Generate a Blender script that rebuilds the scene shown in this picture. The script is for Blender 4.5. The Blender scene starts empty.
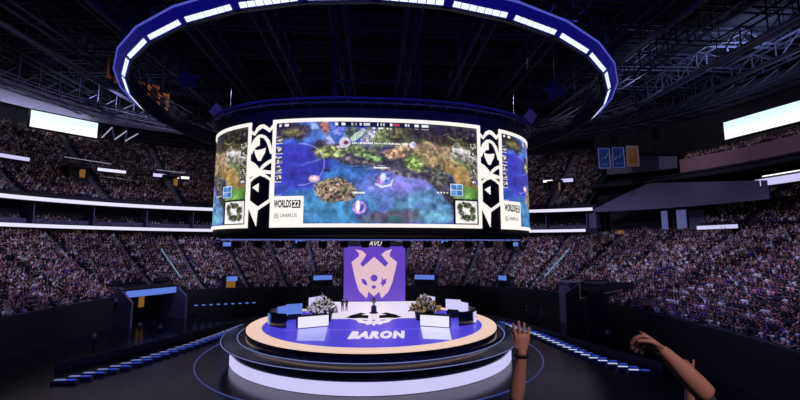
import bpy, bmesh, math, random
import numpy as np
from mathutils import Vector, Matrix
from math import sin, cos, pi, radians, degrees, atan2, sqrt

random.seed(7)
rng = np.random.default_rng(11)
SC = bpy.context.scene
COL = SC.collection

# ---------------------------------------------------------------- helpers
def tag(o, label=None, cat=None, group=None, kind=None):
    if label: o['label'] = label
    if cat: o['category'] = cat
    if group: o['group'] = group
    if kind: o['kind'] = kind
    return o

def empty(name, loc=(0, 0, 0), rz=0.0):
    o = bpy.data.objects.new(name, None)
    COL.objects.link(o)
    o.location = loc
    o.rotation_euler = (0, 0, rz)
    o.empty_display_size = 0.2
    return o

def s2l(c):
    return tuple((x / 12.92) if x <= 0.04045 else ((x + 0.055) / 1.055) ** 2.4 for x in c)

def rgb(r, g, b):
    return s2l((r / 255.0, g / 255.0, b / 255.0)) + (1.0,)

def material(name, col, rough=0.6, metal=0.0, noise=0.25, scale=3.0, spec=0.5, coat=0.0):
    m = bpy.data.materials.new(name)
    m.use_nodes = True
    nt = m.node_tree
    b = nt.nodes['Principled BSDF']
    b.inputs['Roughness'].default_value = rough
    b.inputs['Metallic'].default_value = metal
    b.inputs['Specular IOR Level'].default_value = spec
    b.inputs['Coat Weight'].default_value = coat
    if noise > 0:
        tc = nt.nodes.new('ShaderNodeTexCoord')
        nz = nt.nodes.new('ShaderNodeTexNoise')
        nz.inputs['Scale'].default_value = scale
        nz.inputs['Detail'].default_value = 4
        mx = nt.nodes.new('ShaderNodeMix')
        mx.data_type = 'RGBA'
        mx.inputs[6].default_value = tuple(c * (1 - noise) for c in col[:3]) + (1,)
        mx.inputs[7].default_value = tuple(min(1, c * (1 + noise)) for c in col[:3]) + (1,)
        nt.links.new(tc.outputs['Object'], nz.inputs['Vector'])
        nt.links.new(nz.outputs['Fac'], mx.inputs[0])
        nt.links.new(mx.outputs[2], b.inputs['Base Color'])
    else:
        b.inputs['Base Color'].default_value = col
    return m

def emission(name, col, strength=1.0, noise=0.0, scale=1.0, base=0.02):
    """a luminous surface: LED panel, lamp or painted reflection; black body that gives off light"""
    m = bpy.data.materials.new(name)
    m.use_nodes = True
    nt = m.node_tree
    b = nt.nodes['Principled BSDF']
    b.inputs['Base Color'].default_value = (base, base, base, 1)
    b.inputs['Roughness'].default_value = 0.35
    b.inputs['Emission Color'].default_value = col
    b.inputs['Emission Strength'].default_value = strength
    if noise > 0:
        tc = nt.nodes.new('ShaderNodeTexCoord')
        nz = nt.nodes.new('ShaderNodeTexNoise')
        nz.inputs['Scale'].default_value = scale
        mx = nt.nodes.new('ShaderNodeMix')
        mx.data_type = 'RGBA'
        mx.inputs[6].default_value = tuple(c * (1 - noise) for c in col[:3]) + (1,)
        mx.inputs[7].default_value = tuple(c * (1 + noise) for c in col[:3]) + (1,)
        nt.links.new(tc.outputs['Object'], nz.inputs['Vector'])
        nt.links.new(nz.outputs['Fac'], mx.inputs[0])
        nt.links.new(mx.outputs[2], b.inputs['Emission Color'])
    return m

class MB:
    """collects polygons and links them as one mesh object"""
    def __init__(self):
        self.v = []
        self.f = []
        self.m = []
    def add(self, vs, fs, mi=0):
        o = len(self.v)
        self.v += [tuple(p) for p in vs]
        for f in fs:
            self.f.append(tuple(i + o for i in f))
            self.m.append(mi)
    def box(self, c, s, rz=0.0, mi=0, M=None):
        hx, hy, hz = s[0] / 2, s[1] / 2, s[2] / 2
        R = Matrix.Rotation(rz, 3, 'Z') if M is None else M
        vs = []
        for z in (-hz, hz):
            for x, y in ((-hx, -hy), (hx, -hy), (hx, hy), (-hx, hy)):
                p = R @ Vector((x, y, z))
                vs.append((c[0] + p.x, c[1] + p.y, c[2] + p.z))
        self.add(vs, [(0, 3, 2, 1), (4, 5, 6, 7), (0, 1, 5, 4), (1, 2, 6, 5), (2, 3, 7, 6), (3, 0, 4, 7)], mi)
    def bar(self, p0, p1, w, h=None, mi=0, n=4):
        p0 = Vector(p0); p1 = Vector(p1)
        h = w if h is None else h
        d = (p1 - p0)
        if d.length < 1e-6: return
        d.normalize()
        up = Vector((0, 0, 1)) if abs(d.z) < 0.95 else Vector((1, 0, 0))
        s = d.cross(up).normalized(); u = s.cross(d)
        vs = []
        for p in (p0, p1):
            for k in range(n):
                a = 2 * pi * (k + 0.5) / n
                r = 0.5 / cos(pi / n)
                vs.append(p + s * (cos(a) * w * r) + u * (sin(a) * h * r))
        fs = [tuple(reversed(range(n))), tuple(range(n, 2 * n))]
        for k in range(n):
            j = (k + 1) % n
            fs.append((k, j, n + j, n + k))
        self.add(vs, fs, mi)
    def tube(self, pts, r, n=6, closed=False, mi=0, rad=None):
        P = [Vector(p) for p in pts]
        N = len(P)
        vs = []
        for i, p in enumerate(P):
            a = P[(i - 1) % N] if (closed or i > 0) else P[i]
            b = P[(i + 1) % N] if (closed or i < N - 1) else P[i]
            d = (b - a).normalized()
            up = Vector((0, 0, 1)) if abs(d.z) < 0.9 else Vector((1, 0, 0))
            s = d.cross(up).normalized(); u = s.cross(d)
            rr = r if rad is None else rad[i]
            for k in range(n):
                t = 2 * pi * k / n
                vs.append(p + s * (cos(t) * rr) + u * (sin(t) * rr))
        fs = []
        for i in range(N if closed else N - 1):
            j = (i + 1) % N
            for k in range(n):
                l = (k + 1) % n
                fs.append((i * n + k, i * n + l, j * n + l, j * n + k))
        if not closed:
            fs.append(tuple(reversed(range(n))))
            fs.append(tuple((N - 1) * n + k for k in range(n)))
        self.add(vs, fs, mi)
    def prism(self, poly, fn0, fn1, mi=0):
        """poly: list of (a,b); fn0/fn1 map (a,b) to a point on the two faces"""
        n = len(poly)
        vs = [fn0(a, b) for a, b in poly] + [fn1(a, b) for a, b in poly]
        fs = [tuple(range(n)), tuple(reversed(range(n, 2 * n)))]
        for k in range(n):
            j = (k + 1) % n
            fs.append((k, n + k, n + j, j))
        self.add(vs, fs, mi)
    def lathe(self, prof, c=(0, 0, 0), n=32, mi=0, a0=0.0, a1=2 * pi, closed=None):
        full = abs(a1 - a0 - 2 * pi) < 1e-6
        cnt = n if full else n + 1
        vs = []
        for i in range(cnt):
            a = a0 + (a1 - a0) * i / n
            for r, z in prof:
                vs.append((c[0] + cos(a) * r, c[1] + sin(a) * r, c[2] + z))
        m = len(prof)
        fs = []
        for i in range(n):
            j = (i + 1) % cnt
            for k in range(m - 1):
                fs.append((i * m + k, j * m + k, j * m + k + 1, i * m + k + 1))
        self.add(vs, fs, mi)
    def ball(self, c, r, sx=1, sy=1, sz=1, seg=10, rings=6, mi=0):
        prof = [(max(1e-4, r * sin(pi * k / rings)), -r * cos(pi * k / rings)) for k in range(rings + 1)]
        o = len(self.v)
        self.lathe(prof, (0, 0, 0), seg, mi)
        for i in range(o, len(self.v)):
            x, y, z = self.v[i]
            self.v[i] = (c[0] + x * sx, c[1] + y * sy, c[2] + z * sz)
    def build(self, name, mats, parent=None, smooth=False, fix=False):
        me = bpy.data.meshes.new(name)
        me.from_pydata(self.v, [], self.f)
        mats = mats if isinstance(mats, (list, tuple)) else [mats]
        for m in mats: me.materials.append(m)
        if len(mats) > 1:
            me.polygons.foreach_set('material_index', self.m)
        if smooth:
            me.polygons.foreach_set('use_smooth', [True] * len(me.polygons))
        if fix:
            bm = bmesh.new(); bm.from_mesh(me)
            bmesh.ops.recalc_face_normals(bm, faces=bm.faces)
            bm.to_mesh(me); bm.free()
        me.update()
        o = bpy.data.objects.new(name, me)
        COL.objects.link(o)
        if parent is not None: o.parent = parent
        return o

def se(phi, a, b, n=2.5, al=None):
    """point of a superellipse in the direction phi"""
    c, s = cos(phi), sin(phi)
    aa = a if (c >= 0 or al is None) else al
    if al is not None and abs(c) < 0.35:              # blend the two half widths softly
        w = (c + 0.35) / 0.7
        aa = al + (a - al) * (w * w * (3 - 2 * w))
    r = ((abs(c) / aa) ** n + (abs(s) / b) ** n) ** (-1.0 / n)
    return Vector((r * c, r * s, 0))

def text_mesh(body, size, extrude=0.02, shear=0.0, offset=0.0, sx=1.0, spacing=1.0):
    cu = bpy.data.curves.new('lettering', 'FONT')
    cu.body = body; cu.size = size; cu.extrude = extrude; cu.shear = shear; cu.offset = offset
    cu.align_x = 'CENTER'; cu.align_y = 'CENTER'; cu.space_character = spacing
    cu.resolution_u = 3
    o = bpy.data.objects.new('tmp', cu)
    COL.objects.link(o)
    dg = bpy.context.evaluated_depsgraph_get()
    dg.update()
    me = bpy.data.meshes.new_from_object(o.evaluated_get(dg))
    for v in me.vertices: v.co.x *= sx
    COL.objects.unlink(o)
    bpy.data.objects.remove(o)
    return me

def text_obj(name, body, size, mat, parent, fn, **kw):
    me = text_mesh(body, size, **kw)
    for v in me.vertices: v.co = fn(v.co.x, v.co.y, v.co.z)
    me.materials.clear(); me.materials.append(mat)
    me.update()
    o = bpy.data.objects.new(name, me)
    COL.objects.link(o)
    if parent is not None: o.parent = parent
    return o

# ---------------------------------------------------------------- materials
M = {}
M['floor'] = material('glossy_black_floor', rgb(10, 12, 26), 0.2, 0.0, 0.3, 0.4, 0.7)
M['concrete'] = material('stand_concrete', rgb(48, 45, 56), 0.85, 0, 0.3, 1.5)
M['aisle'] = material('aisle_concrete', rgb(104, 98, 108), 0.8, 0, 0.2, 2)
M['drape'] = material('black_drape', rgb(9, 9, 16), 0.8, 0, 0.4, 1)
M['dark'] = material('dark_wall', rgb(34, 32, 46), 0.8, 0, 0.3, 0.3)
M['wall_grey'] = material('grey_wall_paint', rgb(92, 88, 118), 0.7, 0, 0.12, 0.3)
M['fascia'] = material('grey_fascia', rgb(100, 96, 118), 0.6, 0, 0.15, 0.5)
M['glow_wall'] = material('wall_glow_in_colour', rgb(170, 168, 190), 0.8, 0, 0.1, 0.4)  # lighter than the wall around it, so the colour carries the glow there
M['brown'] = material('brown_fascia', rgb(150, 112, 116), 0.6, 0, 0.15, 0.5)
M['roof'] = material('roof_deck', rgb(20, 20, 28), 0.9, 0, 0.3, 0.4, 0.2)
M['steel'] = material('painted_steel', rgb(62, 62, 78), 0.5, 0.3, 0.3, 1.0)
M['silver'] = material('bright_aluminium', rgb(150, 150, 172), 0.4, 0.6, 0.2, 2)
M['blacksteel'] = material('black_steel', rgb(30, 30, 38), 0.45, 0.3, 0.3, 1)
M['gloss'] = material('gloss_black_deck', rgb(40, 42, 66), 0.15, 0, 0.3, 0.6, 0.8)
M['led_white'] = emission('led_white', rgb(232, 228, 255), 1.0, 0.04, 0.2)
M['led_hot'] = emission('led_bright_white', rgb(255, 255, 255), 1.6)
M['frame_white'] = emission('screen_frame_white', rgb(255, 250, 244), 1.0)
M['led_lavender'] = emission('led_lavender', rgb(205, 200, 246), 1.0, 0.08, 0.3)
M['led_blue'] = emission('led_blue', rgb(96, 128, 225), 0.9, 0.1, 0.4)
M['blue_glow'] = emission('blue_lit_fascia', rgb(10, 9, 104), 0.9, 0.3, 0.2)
M['purple'] = emission('led_purple', rgb(98, 62, 190), 1.0, 0.06, 0.3)
M['stage_purple'] = emission('led_floor_purple', rgb(74, 62, 205), 1.0, 0.08, 0.15, 0.05)
M['stage_white'] = emission('led_floor_white', rgb(228, 218, 236), 1.0, 0.05, 0.15, 0.05)
M['cream'] = emission('led_floor_cream', rgb(236, 202, 184), 1.0, 0.06, 0.2, 0.05)
M['pink'] = emission('led_pale_pink', rgb(226, 188, 200), 1.0, 0.05, 0.4)
M['sign_ink'] = material('sign_black', rgb(40, 38, 44), 0.6, 0, 0)
M['sign_grey'] = material('sign_grey', rgb(120, 118, 126), 0.6, 0, 0)
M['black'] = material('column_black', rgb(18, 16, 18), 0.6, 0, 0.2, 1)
M['blue_cloth'] = material('blue_banner_cloth', rgb(50, 84, 170), 0.8, 0, 0.15, 1)
M['gold_cloth'] = material('gold_banner_cloth', rgb(212, 160, 96), 0.8, 0, 0.15, 1)
M['orange_cloth'] = material('orange_banner_cloth', rgb(200, 128, 56), 0.8, 0, 0.2, 1)
M['pale_cloth'] = material('pale_banner_print', rgb(205, 205, 220), 0.8, 0, 0.1, 1)
M['yellow_lit'] = emission('warm_lit_doorway', rgb(150, 104, 48), 0.65, 0.5, 2.5)
M['barrier'] = material('barrier_panel', rgb(66, 56, 66), 0.6, 0, 0.5, 1.5)
M['star'] = material('dark_star_panel', rgb(44, 40, 50), 0.7)
M['dim_rail'] = emission('dim_rail', rgb(150, 146, 170), 0.8)
M['glass_screen'] = material('smoked_glass', rgb(30, 34, 60), 0.1, 0, 0.2, 1, 0.8)
M['skin'] = material('skin', rgb(196, 138, 124), 0.55, 0, 0.12, 8)
M['gold'] = material('gold_leaf', rgb(214, 186, 120), 0.3, 0.4, 0.2, 3)
M['ivory'] = material('ivory_petal', rgb(240, 232, 226), 0.6, 0, 0.1, 3)
M['stem'] = material('dark_stem', rgb(36, 44, 36), 0.7, 0, 0.2, 3)
M['hair'] = material('dark_hair', rgb(30, 24, 26), 0.6, 0, 0.4, 20)
M['tee_c'] = material('white_crew_shirt', rgb(170, 168, 190), 0.85, 0, 0.2, 6)
M['shirt_dark'] = material('navy_shirt', rgb(34, 36, 56), 0.85, 0, 0.2, 6)

def attr_mat(name, emit=False, strength=1.0):
    m = bpy.data.materials.new(name); m.use_nodes = True
    nt = m.node_tree; b = nt.nodes['Principled BSDF']
    at = nt.nodes.new('ShaderNodeAttribute'); at.attribute_name = 'Col'
    if emit:
        b.inputs['Base Color'].default_value = (0.01, 0.01, 0.01, 1)
        b.inputs['Roughness'].default_value = 0.4
        nt.links.new(at.outputs['Color'], b.inputs['Emission Color'])
        b.inputs['Emission Strength'].default_value = strength
    else:
        nz = nt.nodes.new('ShaderNodeTexNoise'); nz.inputs['Scale'].default_value = 4
        tc = nt.nodes.new('ShaderNodeTexCoord')
        nt.links.new(tc.outputs['Object'], nz.inputs['Vector'])
        mx = nt.nodes.new('ShaderNodeMix'); mx.data_type = 'RGBA'; mx.blend_type = 'MULTIPLY'
        mx.inputs[0].default_value = 0.25
        nt.links.new(at.outputs['Color'], mx.inputs[6]); nt.links.new(nz.outputs['Color'], mx.inputs[7])
        nt.links.new(mx.outputs[2], b.inputs['Base Color'])
        b.inputs['Roughness'].default_value = 0.8
    return m
M['crowd'] = attr_mat('crowd_cloth_and_skin')
M['screen'] = attr_mat('led_game_picture', True, 1.0)

def objcol_mat(name):
    m = bpy.data.materials.new(name); m.use_nodes = True
    nt = m.node_tree; b = nt.nodes['Principled BSDF']
    oi = nt.nodes.new('ShaderNodeObjectInfo')
    nz = nt.nodes.new('ShaderNodeTexNoise'); nz.inputs['Scale'].default_value = 9
    tc = nt.nodes.new('ShaderNodeTexCoord')
    nt.links.new(tc.outputs['Object'], nz.inputs['Vector'])
    mx = nt.nodes.new('ShaderNodeMix'); mx.data_type = 'RGBA'; mx.blend_type = 'MULTIPLY'
    mx.inputs[0].default_value = 0.3
    nt.links.new(oi.outputs['Color'], mx.inputs[6]); nt.links.new(nz.outputs['Color'], mx.inputs[7])
    nt.links.new(mx.outputs[2], b.inputs['Base Color'])
    b.inputs['Roughness'].default_value = 0.8
    return m
M['cloth_any'] = objcol_mat('spectator_cloth')

# ---------------------------------------------------------------- camera
cam = bpy.data.cameras.new('camera')
co = bpy.data.objects.new('camera', cam); COL.objects.link(co)
cam.sensor_width = 36.0; cam.lens = 18.0; cam.clip_end = 600; cam.clip_start = 0.05
co.location = (0, -48, 9.1)
co.rotation_euler = (radians(90 + 6.7), 0, radians(-3.65))
SC.camera = co

ZF = -3.1         # arena floor
PH0, PH1 = radians(-42), radians(194)

def arc(p0=PH0, p1=PH1, step=2.0):
    n = max(1, int(abs(degrees(p1 - p0)) / step))
    return [p0 + (p1 - p0) * i / n for i in range(n + 1)]

# ---------------------------------------------------------------- setting
fl = MB()
fl.box((0, 5, ZF - 0.25), (180, 150, 0.5))
tag(fl.build('floor', M['floor']), 'black glossy arena floor around the round stage', None, None, 'structure')

cl = MB()
cl.box((0, 5, 44.3), (190, 160, 0.4))
for x in range(-90, 91, 6): cl.box((x, 5, 43.95), (0.25, 156, 0.3))
tag(cl.build('ceiling', M['roof']), 'dark roof deck of the arena', None, None, 'structure')

# lower bowl: front line, back line
def low_front(p): return se(p, 32.4, 32, 4, 40.5)
def low_back(p): return se(p, 63, 49, 2.5)
LZ0, LZ1, LN = 1.0, 11.8, 22
def low_pt(p, t):
    a = low_front(p); b = low_back(p)
    v = a + (b - a) * t
    return Vector((v.x, v.y, LZ0 + (LZ1 - LZ0) * (0.82 * t + 0.18 * t * t)))
def up_pt(p, t):
    a = se(p, 62.5, 46.5); b = se(p, 83, 65)
    v = a + (b - a) * t
    return Vector((v.x, v.y, 17.9 + 16.0 * (0.9 * t + 0.1 * t * t)))
def mid_pt(p, t):
    a = se(p, 63.5, 49.5); b = se(p, 78, 62)
    v = a + (b - a) * t
    return Vector((v.x, v.y, 12.6 + 9.0 * t))
def bal_pt(p, t):
    a = se(p, 62.5, 46.5); b = se(p, 67.5, 51.5)
    v = a + (b - a) * t
    return Vector((v.x, v.y, 25.0 + 1.3 * t))

def stepped(name, fn, N, p0, p1, mat, label, base=None):
    ps = arc(p0, p1, 2.0)
    mb = MB()
    vs = []
    for p in ps:
        for i in range(N):
            a = fn(p, i / N); b = fn(p, (i + 1) / N)
            vs.append((a.x, a.y, a.z)); vs.append((b.x, b.y, a.z))
        e = fn(p, 1.0)
        vs.append((e.x, e.y, e.z))
    m = 2 * N + 1
    fs = []
    for i in range(len(ps) - 1):
        for k in range(m - 1):
            fs.append((i * m + k, i * m + k + 1, (i + 1) * m + k + 1, (i + 1) * m + k))
    mb.add(vs, fs)
    return tag(mb.build(name, mat), label, None, None, 'structure')

stepped('lower_stand', low_pt, LN, PH0, PH1, M['concrete'], 'stepped concrete of the lower seating bowl')
UP0 = radians(38)
stepped('upper_stand', up_pt, 24, UP0, PH1, M['concrete'], 'stepped concrete of the upper seating deck')
MD1 = radians(20.5)
stepped('middle_stand', mid_pt, 12, PH0, MD1, M['concrete'], 'stepped concrete of the middle seating deck at the right')
BL1 = radians(22)
stepped('balcony_stand', bal_pt, 5, PH0, BL1, M['concrete'], 'stepped concrete behind the brown balcony front')

def strip(name, a, b, z0, z1, p0, p1, mat, label=None, thick=0.3, kind='structure', n=2.5, parent=None, step=2.0, mi=None):
    """curved wall that follows the bowl"""
    ps = arc(p0, p1, step)
    vs = []
    for p in ps:
        q = se(p, a, b, n); o = se(p, a + thick, b + thick, n)
        zz0 = z0(p) if callable(z0) else z0
        zz1 = z1(p) if callable(z1) else z1
        vs += [(q.x, q.y, zz0), (q.x, q.y, zz1), (o.x, o.y, zz1), (o.x, o.y, zz0)]
    fs = []
    for i in range(len(ps) - 1):
        for k in range(4):
            l = (k + 1) % 4
            fs.append((i * 4 + k, i * 4 + l, i * 4 + 4 + l, i * 4 + 4 + k))
    fs.append((0, 3, 2, 1)); e = (len(ps) - 1) * 4
    fs.append((e, e + 1, e + 2, e + 3))
    mb = MB(); mb.add(vs, fs)
    o = mb.build(name, mat, parent)
    if kind: tag(o, label, None, None, kind)
    return o

strip('wall_back', 84, 66, ZF, 44, PH0, PH1, M['dark'], 'dark outer wall of the arena', 0.5)
# black front wall under the first row
def front_strip(name, z0, z1, off, mat, label, p0, p1):
    ps = arc(p0, p1, 2.0); vs = []
    for p in ps:
        q = low_front(p); d = q.normalized()
        a = q - d * off; b = q - d * (off + 0.15)
        vs += [(b.x, b.y, z0), (b.x, b.y, z1), (a.x, a.y, z1), (a.x, a.y, z0)]
    fs = []
    for i in range(len(ps) - 1):
        for k in range(4):
            fs.append((i * 4 + k, i * 4 + (k + 1) % 4, i * 4 + 4 + (k + 1) % 4, i * 4 + 4 + k))
    mb = MB(); mb.add(vs, fs)
    return tag(mb.build(name, mat), label, None, None, 'structure')
for p0_, p1_ in ((PH0, radians(13.4)), (radians(23.4), radians(142.6)), (radians(157.0), PH1)):
    front_strip('wall_front', ZF, LZ0 + 0.5, 0.3, M['drape'], 'black draped wall below the first row of seats', p0_, p1_)
for p0_, p1_ in ((PH0, radians(13.4)), (radians(23.4), radians(142.6)), (radians(157.0), PH1)):
    front_strip('trim_1', LZ0 + 0.5, LZ0 + 0.56, 0.3, M['steel'], 'thin grey cap rail on the black front wall', p0_, p1_)

# suite level between the two ribbon displays
strip('wall_suite', 65.5, 49.5, 11.8, 18.0, PH0 if False else radians(36), PH1, M['dark'], 'dark back wall of the suite level', 0.3)
strip('trim_2', 61.9, 45.9, 16.6, 18.2, radians(36), PH1, M['dark'], 'edge of the upper seating deck', 4.0)
strip('trim_3', 61.9, 45.9, 12.15, 13.1, radians(36), PH1, M['dark'], 'floor edge of the suite level', 4.0)
strip('trim_4', 63.6, 47.6, 13.1, 13.95, radians(36), PH1, M['wall_grey'], 'low grey wall along the suite seats', 0.15)
for i, d in enumerate(range(38, 194, 8)):
    p = radians(d)
    a = se(p, 62.2, 46.2); b = se(p, 65.4, 49.4)
    m = MB(); m.bar((a.x, a.y, 14.85), (b.x, b.y, 14.85), 0.18, 3.5)
    tag(m.build('wall_divider', M['wall_grey']), None, None, None, 'structure')

# right side: wedge wall, recess, balcony fronts
def wedge_top(p):
    q = se(p, 62, 46)
    if q.x < 54.7: return 17.0 + (q.x - 47) * (21.7 - 17.0) / 7.7
    return 21.7 - (27.2 - q.y) * (1.9 / 14.7)
strip('wall_wedge', 61.5, 45.5, 16.5, wedge_top, radians(9), radians(36.4), M['wall_grey'], 'sloping grey wall above the right stand', 0.4, step=1.0)
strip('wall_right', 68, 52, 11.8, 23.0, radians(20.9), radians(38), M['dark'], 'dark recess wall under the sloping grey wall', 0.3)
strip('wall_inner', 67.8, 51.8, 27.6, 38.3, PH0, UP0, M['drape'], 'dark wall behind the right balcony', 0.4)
strip('wall_glow_band', 80.5, 62.5, 37.6, 41.0, radians(128), PH1, M['glow_wall'], 'upper wall band above the left wall screen, paled for the glow on it', 0.3)
q_ = se(radians(36.9), 63, 47); m_ = MB(); m_.box((q_.x, q_.y, 14.2), (1.6, 1.6, 5.4), radians(30)); tag(m_.build('pillar', M['fascia']), 'grey concrete pillar where the ribbon displays end', None, None, 'structure')
strip('trim_5', 61.8, 45.8, 23.0, 25.5, PH0, radians(21.5), M['brown'], 'brown front of the right balcony', 0.3, step=1.0)
def gtop(p):
    return 26.2 + (degrees(p) - 21.5) * 0.2
def gbot(p):
    return 24.1 + (degrees(p) - 21.5) * 0.03
strip('trim_6', 62.6, 46.6, gbot, gtop, radians(22.3), radians(34), M['fascia'], 'grey front of the balcony beside the hanging banners', 0.3, step=1.0)
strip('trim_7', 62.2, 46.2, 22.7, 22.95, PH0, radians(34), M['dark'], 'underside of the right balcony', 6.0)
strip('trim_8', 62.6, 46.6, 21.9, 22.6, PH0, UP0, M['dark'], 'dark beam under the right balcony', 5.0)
# two pale lit panels in the recess
for k, (d0, d1) in enumerate(((26.3, 27.2), (23.5, 24.9))):
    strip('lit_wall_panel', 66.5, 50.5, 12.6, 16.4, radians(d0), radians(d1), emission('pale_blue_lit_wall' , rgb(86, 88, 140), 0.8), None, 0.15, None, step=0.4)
    o = bpy.context.scene.collection.objects[-1]
    tag(o, ['narrow pale blue lit wall panel in the dark recess, the left of two', 'wider pale blue lit wall panel in the dark recess, the right of two'][k], 'wall panel', 'lit panels in the dark recess')
strip('wall_bar', 66.8, 50.8, 12.2, 16.3, radians(20.9), radians(23.2), M['wall_grey'], 'grey wall to the right of the lit panels', 0.2, step=1.0)

# aisles (lighter stairs between seat blocks)
def aisle_list(step, off): return [radians(d) for d in np.arange(-36 + off, 192, step)]
LOW_A = aisle_list(9.5, 2.0)
UP_LIST = [45.3, 56, 68, 80, 92, 104, 114, 125, 136.3, 148.3, 160, 172, 184]
UP_A = [radians(d) for d in UP_LIST]
def aisles(name, fn, N, angs, label, w=0.55):
    for p in angs:
        mb = MB()
        for i in range(N * 2):
            a = fn(p, i / (2 * N)); b = fn(p, (i + 1) / (2 * N))
            d = (b - a); d.z = 0; d.normalize(); s = Vector((-d.y, d.x, 0)) * w
            z = a.z + 0.12
            vs = [a - s, a + s, b + s, b - s]
            mb.add([(v.x, v.y, z) for v in vs] + [(v.x, v.y, z - 0.35) for v in vs],
                   [(0, 1, 2, 3), (0, 4, 5, 1), (1, 5, 6, 2), (3, 2, 6, 7), (0, 3, 7, 4)])
        tag(mb.build(name, M['aisle']), label, None, None, 'structure')
aisles('lower_aisle_stairs', low_pt, LN, LOW_A, 'concrete aisle stairs in the lower stand', 0.36)
aisles('upper_aisle_stairs', up_pt, 24, UP_A, 'concrete aisle stairs in the upper stand')

# ---------------------------------------------------------------- ribbon displays
def ribbon(name, z0, z1, p0, p1, label, a=61.3, b=45.3):
    t = empty(name, (0, 0, 0))
    tag(t, label, 'led display', 'ribbon displays around the bowl')
    strip('led_panel', a, b, z0, z1, p0, p1, M['led_white'], None, 0.12, None, step=1.0, parent=t)
    strip('housing', a + 0.14, b + 0.14, z0 - 0.12, z1 + 0.12, p0, p1, M['blacksteel'], None, 0.35, None, step=1.0, parent=t)
    return t
ribbon('ribbon_display', 16.85, 17.5, radians(36.5), PH1, 'upper glowing white ribbon display along the edge of the upper deck')
ribbon('ribbon_display', 12.35, 12.95, radians(38), PH1, 'lower glowing white ribbon display at the foot of the suite level')

def sector_sign(p0, p1, z0, z1, fn, mat, label, group='short led signs on the seating decks', cat='led sign', name='led_sign', hood=True):
    """short curved sign on its own dark housing; fn gives (a,b)"""
    t = empty(name, (0, 0, 0)); tag(t, label, cat, group)
    a, b = fn
    strip('led_panel', a, b, z0, z1, p0, p1, mat, None, 0.1, None, step=0.5, parent=t)
    strip('housing', a + 0.12, b + 0.12, z0 - 0.15, z1 + 0.15, p0, p1, M['blacksteel'], None, 0.5, None, step=0.5, parent=t)
    return t
def ang(x, y): return atan2(y, x)
S70 = (69.5, 52.5)
sector_sign(ang(-63.7, 28.4), ang(-67, 21.0), 24.7, 25.35, S70, M['led_lavender'], 'pale blue led sign at the far left end of the upper deck')
sector_sign(ang(-53.4, 39.9), ang(-57.1, 36.7), 24.65, 25.25, S70, M['led_white'], 'bright white led sign over the upper deck, between the two left portals')
sector_sign(ang(-47.2, 44.0), ang(-49.3, 42.8), 24.6, 25.3, S70, M['led_lavender'], 'small lavender led sign left of the second portal on the upper deck')
sector_sign(ang(-43.0, 46.1), ang(-45.1, 45.1), 24.6, 25.1, S70, M['led_hot'], 'small bright white led sign right of the second portal on the upper deck')
sector_sign(ang(43.4, 45.8), ang(41.5, 46.7), 24.8, 25.3, S70, M['led_hot'], 'tiny bright white led sign on the right part of the upper deck')
sector_sign(ang(47.6, 43.8), ang(45.3, 45.0), 24.6, 25.4, S70, M['led_lavender'], 'short pale led sign on the right part of the upper deck')
sector_sign(ang(61.6, 31.6), ang(59.8, 33.8), 23.2, 24.0, S70, M['led_hot'], 'bright white led strip low under the grey balcony front')
sector_sign(radians(-14), ang(61.2, 11.6), 18.65, 19.75, (61.5, 45.5), M['led_lavender'], 'wide lavender led sign at the right edge above the middle stand')
sector_sign(radians(-14), ang(61.5, 10.0), 19.95, 20.1, (60.8, 44.8), M['led_hot'], 'thin white led line above the wide lavender sign at the right', name='led_line')
sector_sign(ang(60.5, 14.7), ang(58.4, 20.7), 12.2, 12.85, (61.4, 45.4), M['led_lavender'], 'pale led sign at the top of the lower right stand')

# vomitory portals on the upper deck
def portal(p, z, label, r=(69.0, 52.0), w=3.2, h=2.6):
    q = se(p, *r); t = empty('exit_portal', (q.x, q.y, z), p - pi / 2)
    tag(t, label, 'portal', 'exit portals between the seat blocks')
    mb = MB(); mb.box((-w / 2, 1.2, h / 2), (0.3, 3, h)); mb.box((w / 2, 1.2, h / 2), (0.3, 3, h)); mb.box((0, 1.2, h), (w + 0.3, 3, 0.3))
    mb.build('surround', M['concrete'], t)
    mb = MB(); mb.box((w / 2 - 0.5, 1.0, h / 2 - 0.1), (0.6, 0.9, h - 0.5)); mb.build('lit_doorway', M['yellow_lit'], t)
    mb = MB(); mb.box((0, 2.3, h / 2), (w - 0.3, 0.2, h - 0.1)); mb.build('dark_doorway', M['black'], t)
    return t
portal(ang(-59.2, 34.2), 22.3, 'exit portal with a warm lit doorway in the upper deck, first from the left')
portal(ang(-46.3, 44.6), 22.3, 'exit portal with a warm lit doorway in the upper deck beside the scoreboard')
portal(ang(43.9, 45.5), 22.3, 'exit portal in the upper deck to the right of the scoreboard')

# warm lit doorways under the lower ribbon
for px, (x, y) in enumerate(((-53.2, 29.2), (-51.6, 31.2), (50.0, 32.4))):
    p = ang(x, y); q = se(p, 63.8, 49.8)
    t = empty('concourse_door', (q.x, q.y, 9.6), p - pi / 2)
    tag(t, ['warm lit doorway under the lower ribbon at the left, the wider of the pair', 'narrow warm lit doorway under the lower ribbon at the left', 'small warm lit doorway just right of where the ribbons end'][px], 'door', 'lit doorways behind the lower stand')
    mb = MB(); w = [1.1, 0.5, 1.2][px]
    mb.box((0, -0.6, 2.2), (w, 0.1, 1.5)); mb.build('lit_opening', M['yellow_lit'], t)
    mb = MB(); mb.box((0, -0.6, 3.05), (w + 0.4, 0.3, 0.2)); mb.box((-w / 2 - 0.1, -0.6, 2.2), (0.2, 0.3, 1.6)); mb.box((w / 2 + 0.1, -0.6, 2.2), (0.2, 0.3, 1.6)); mb.build('frame', M['steel'], t)

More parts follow.
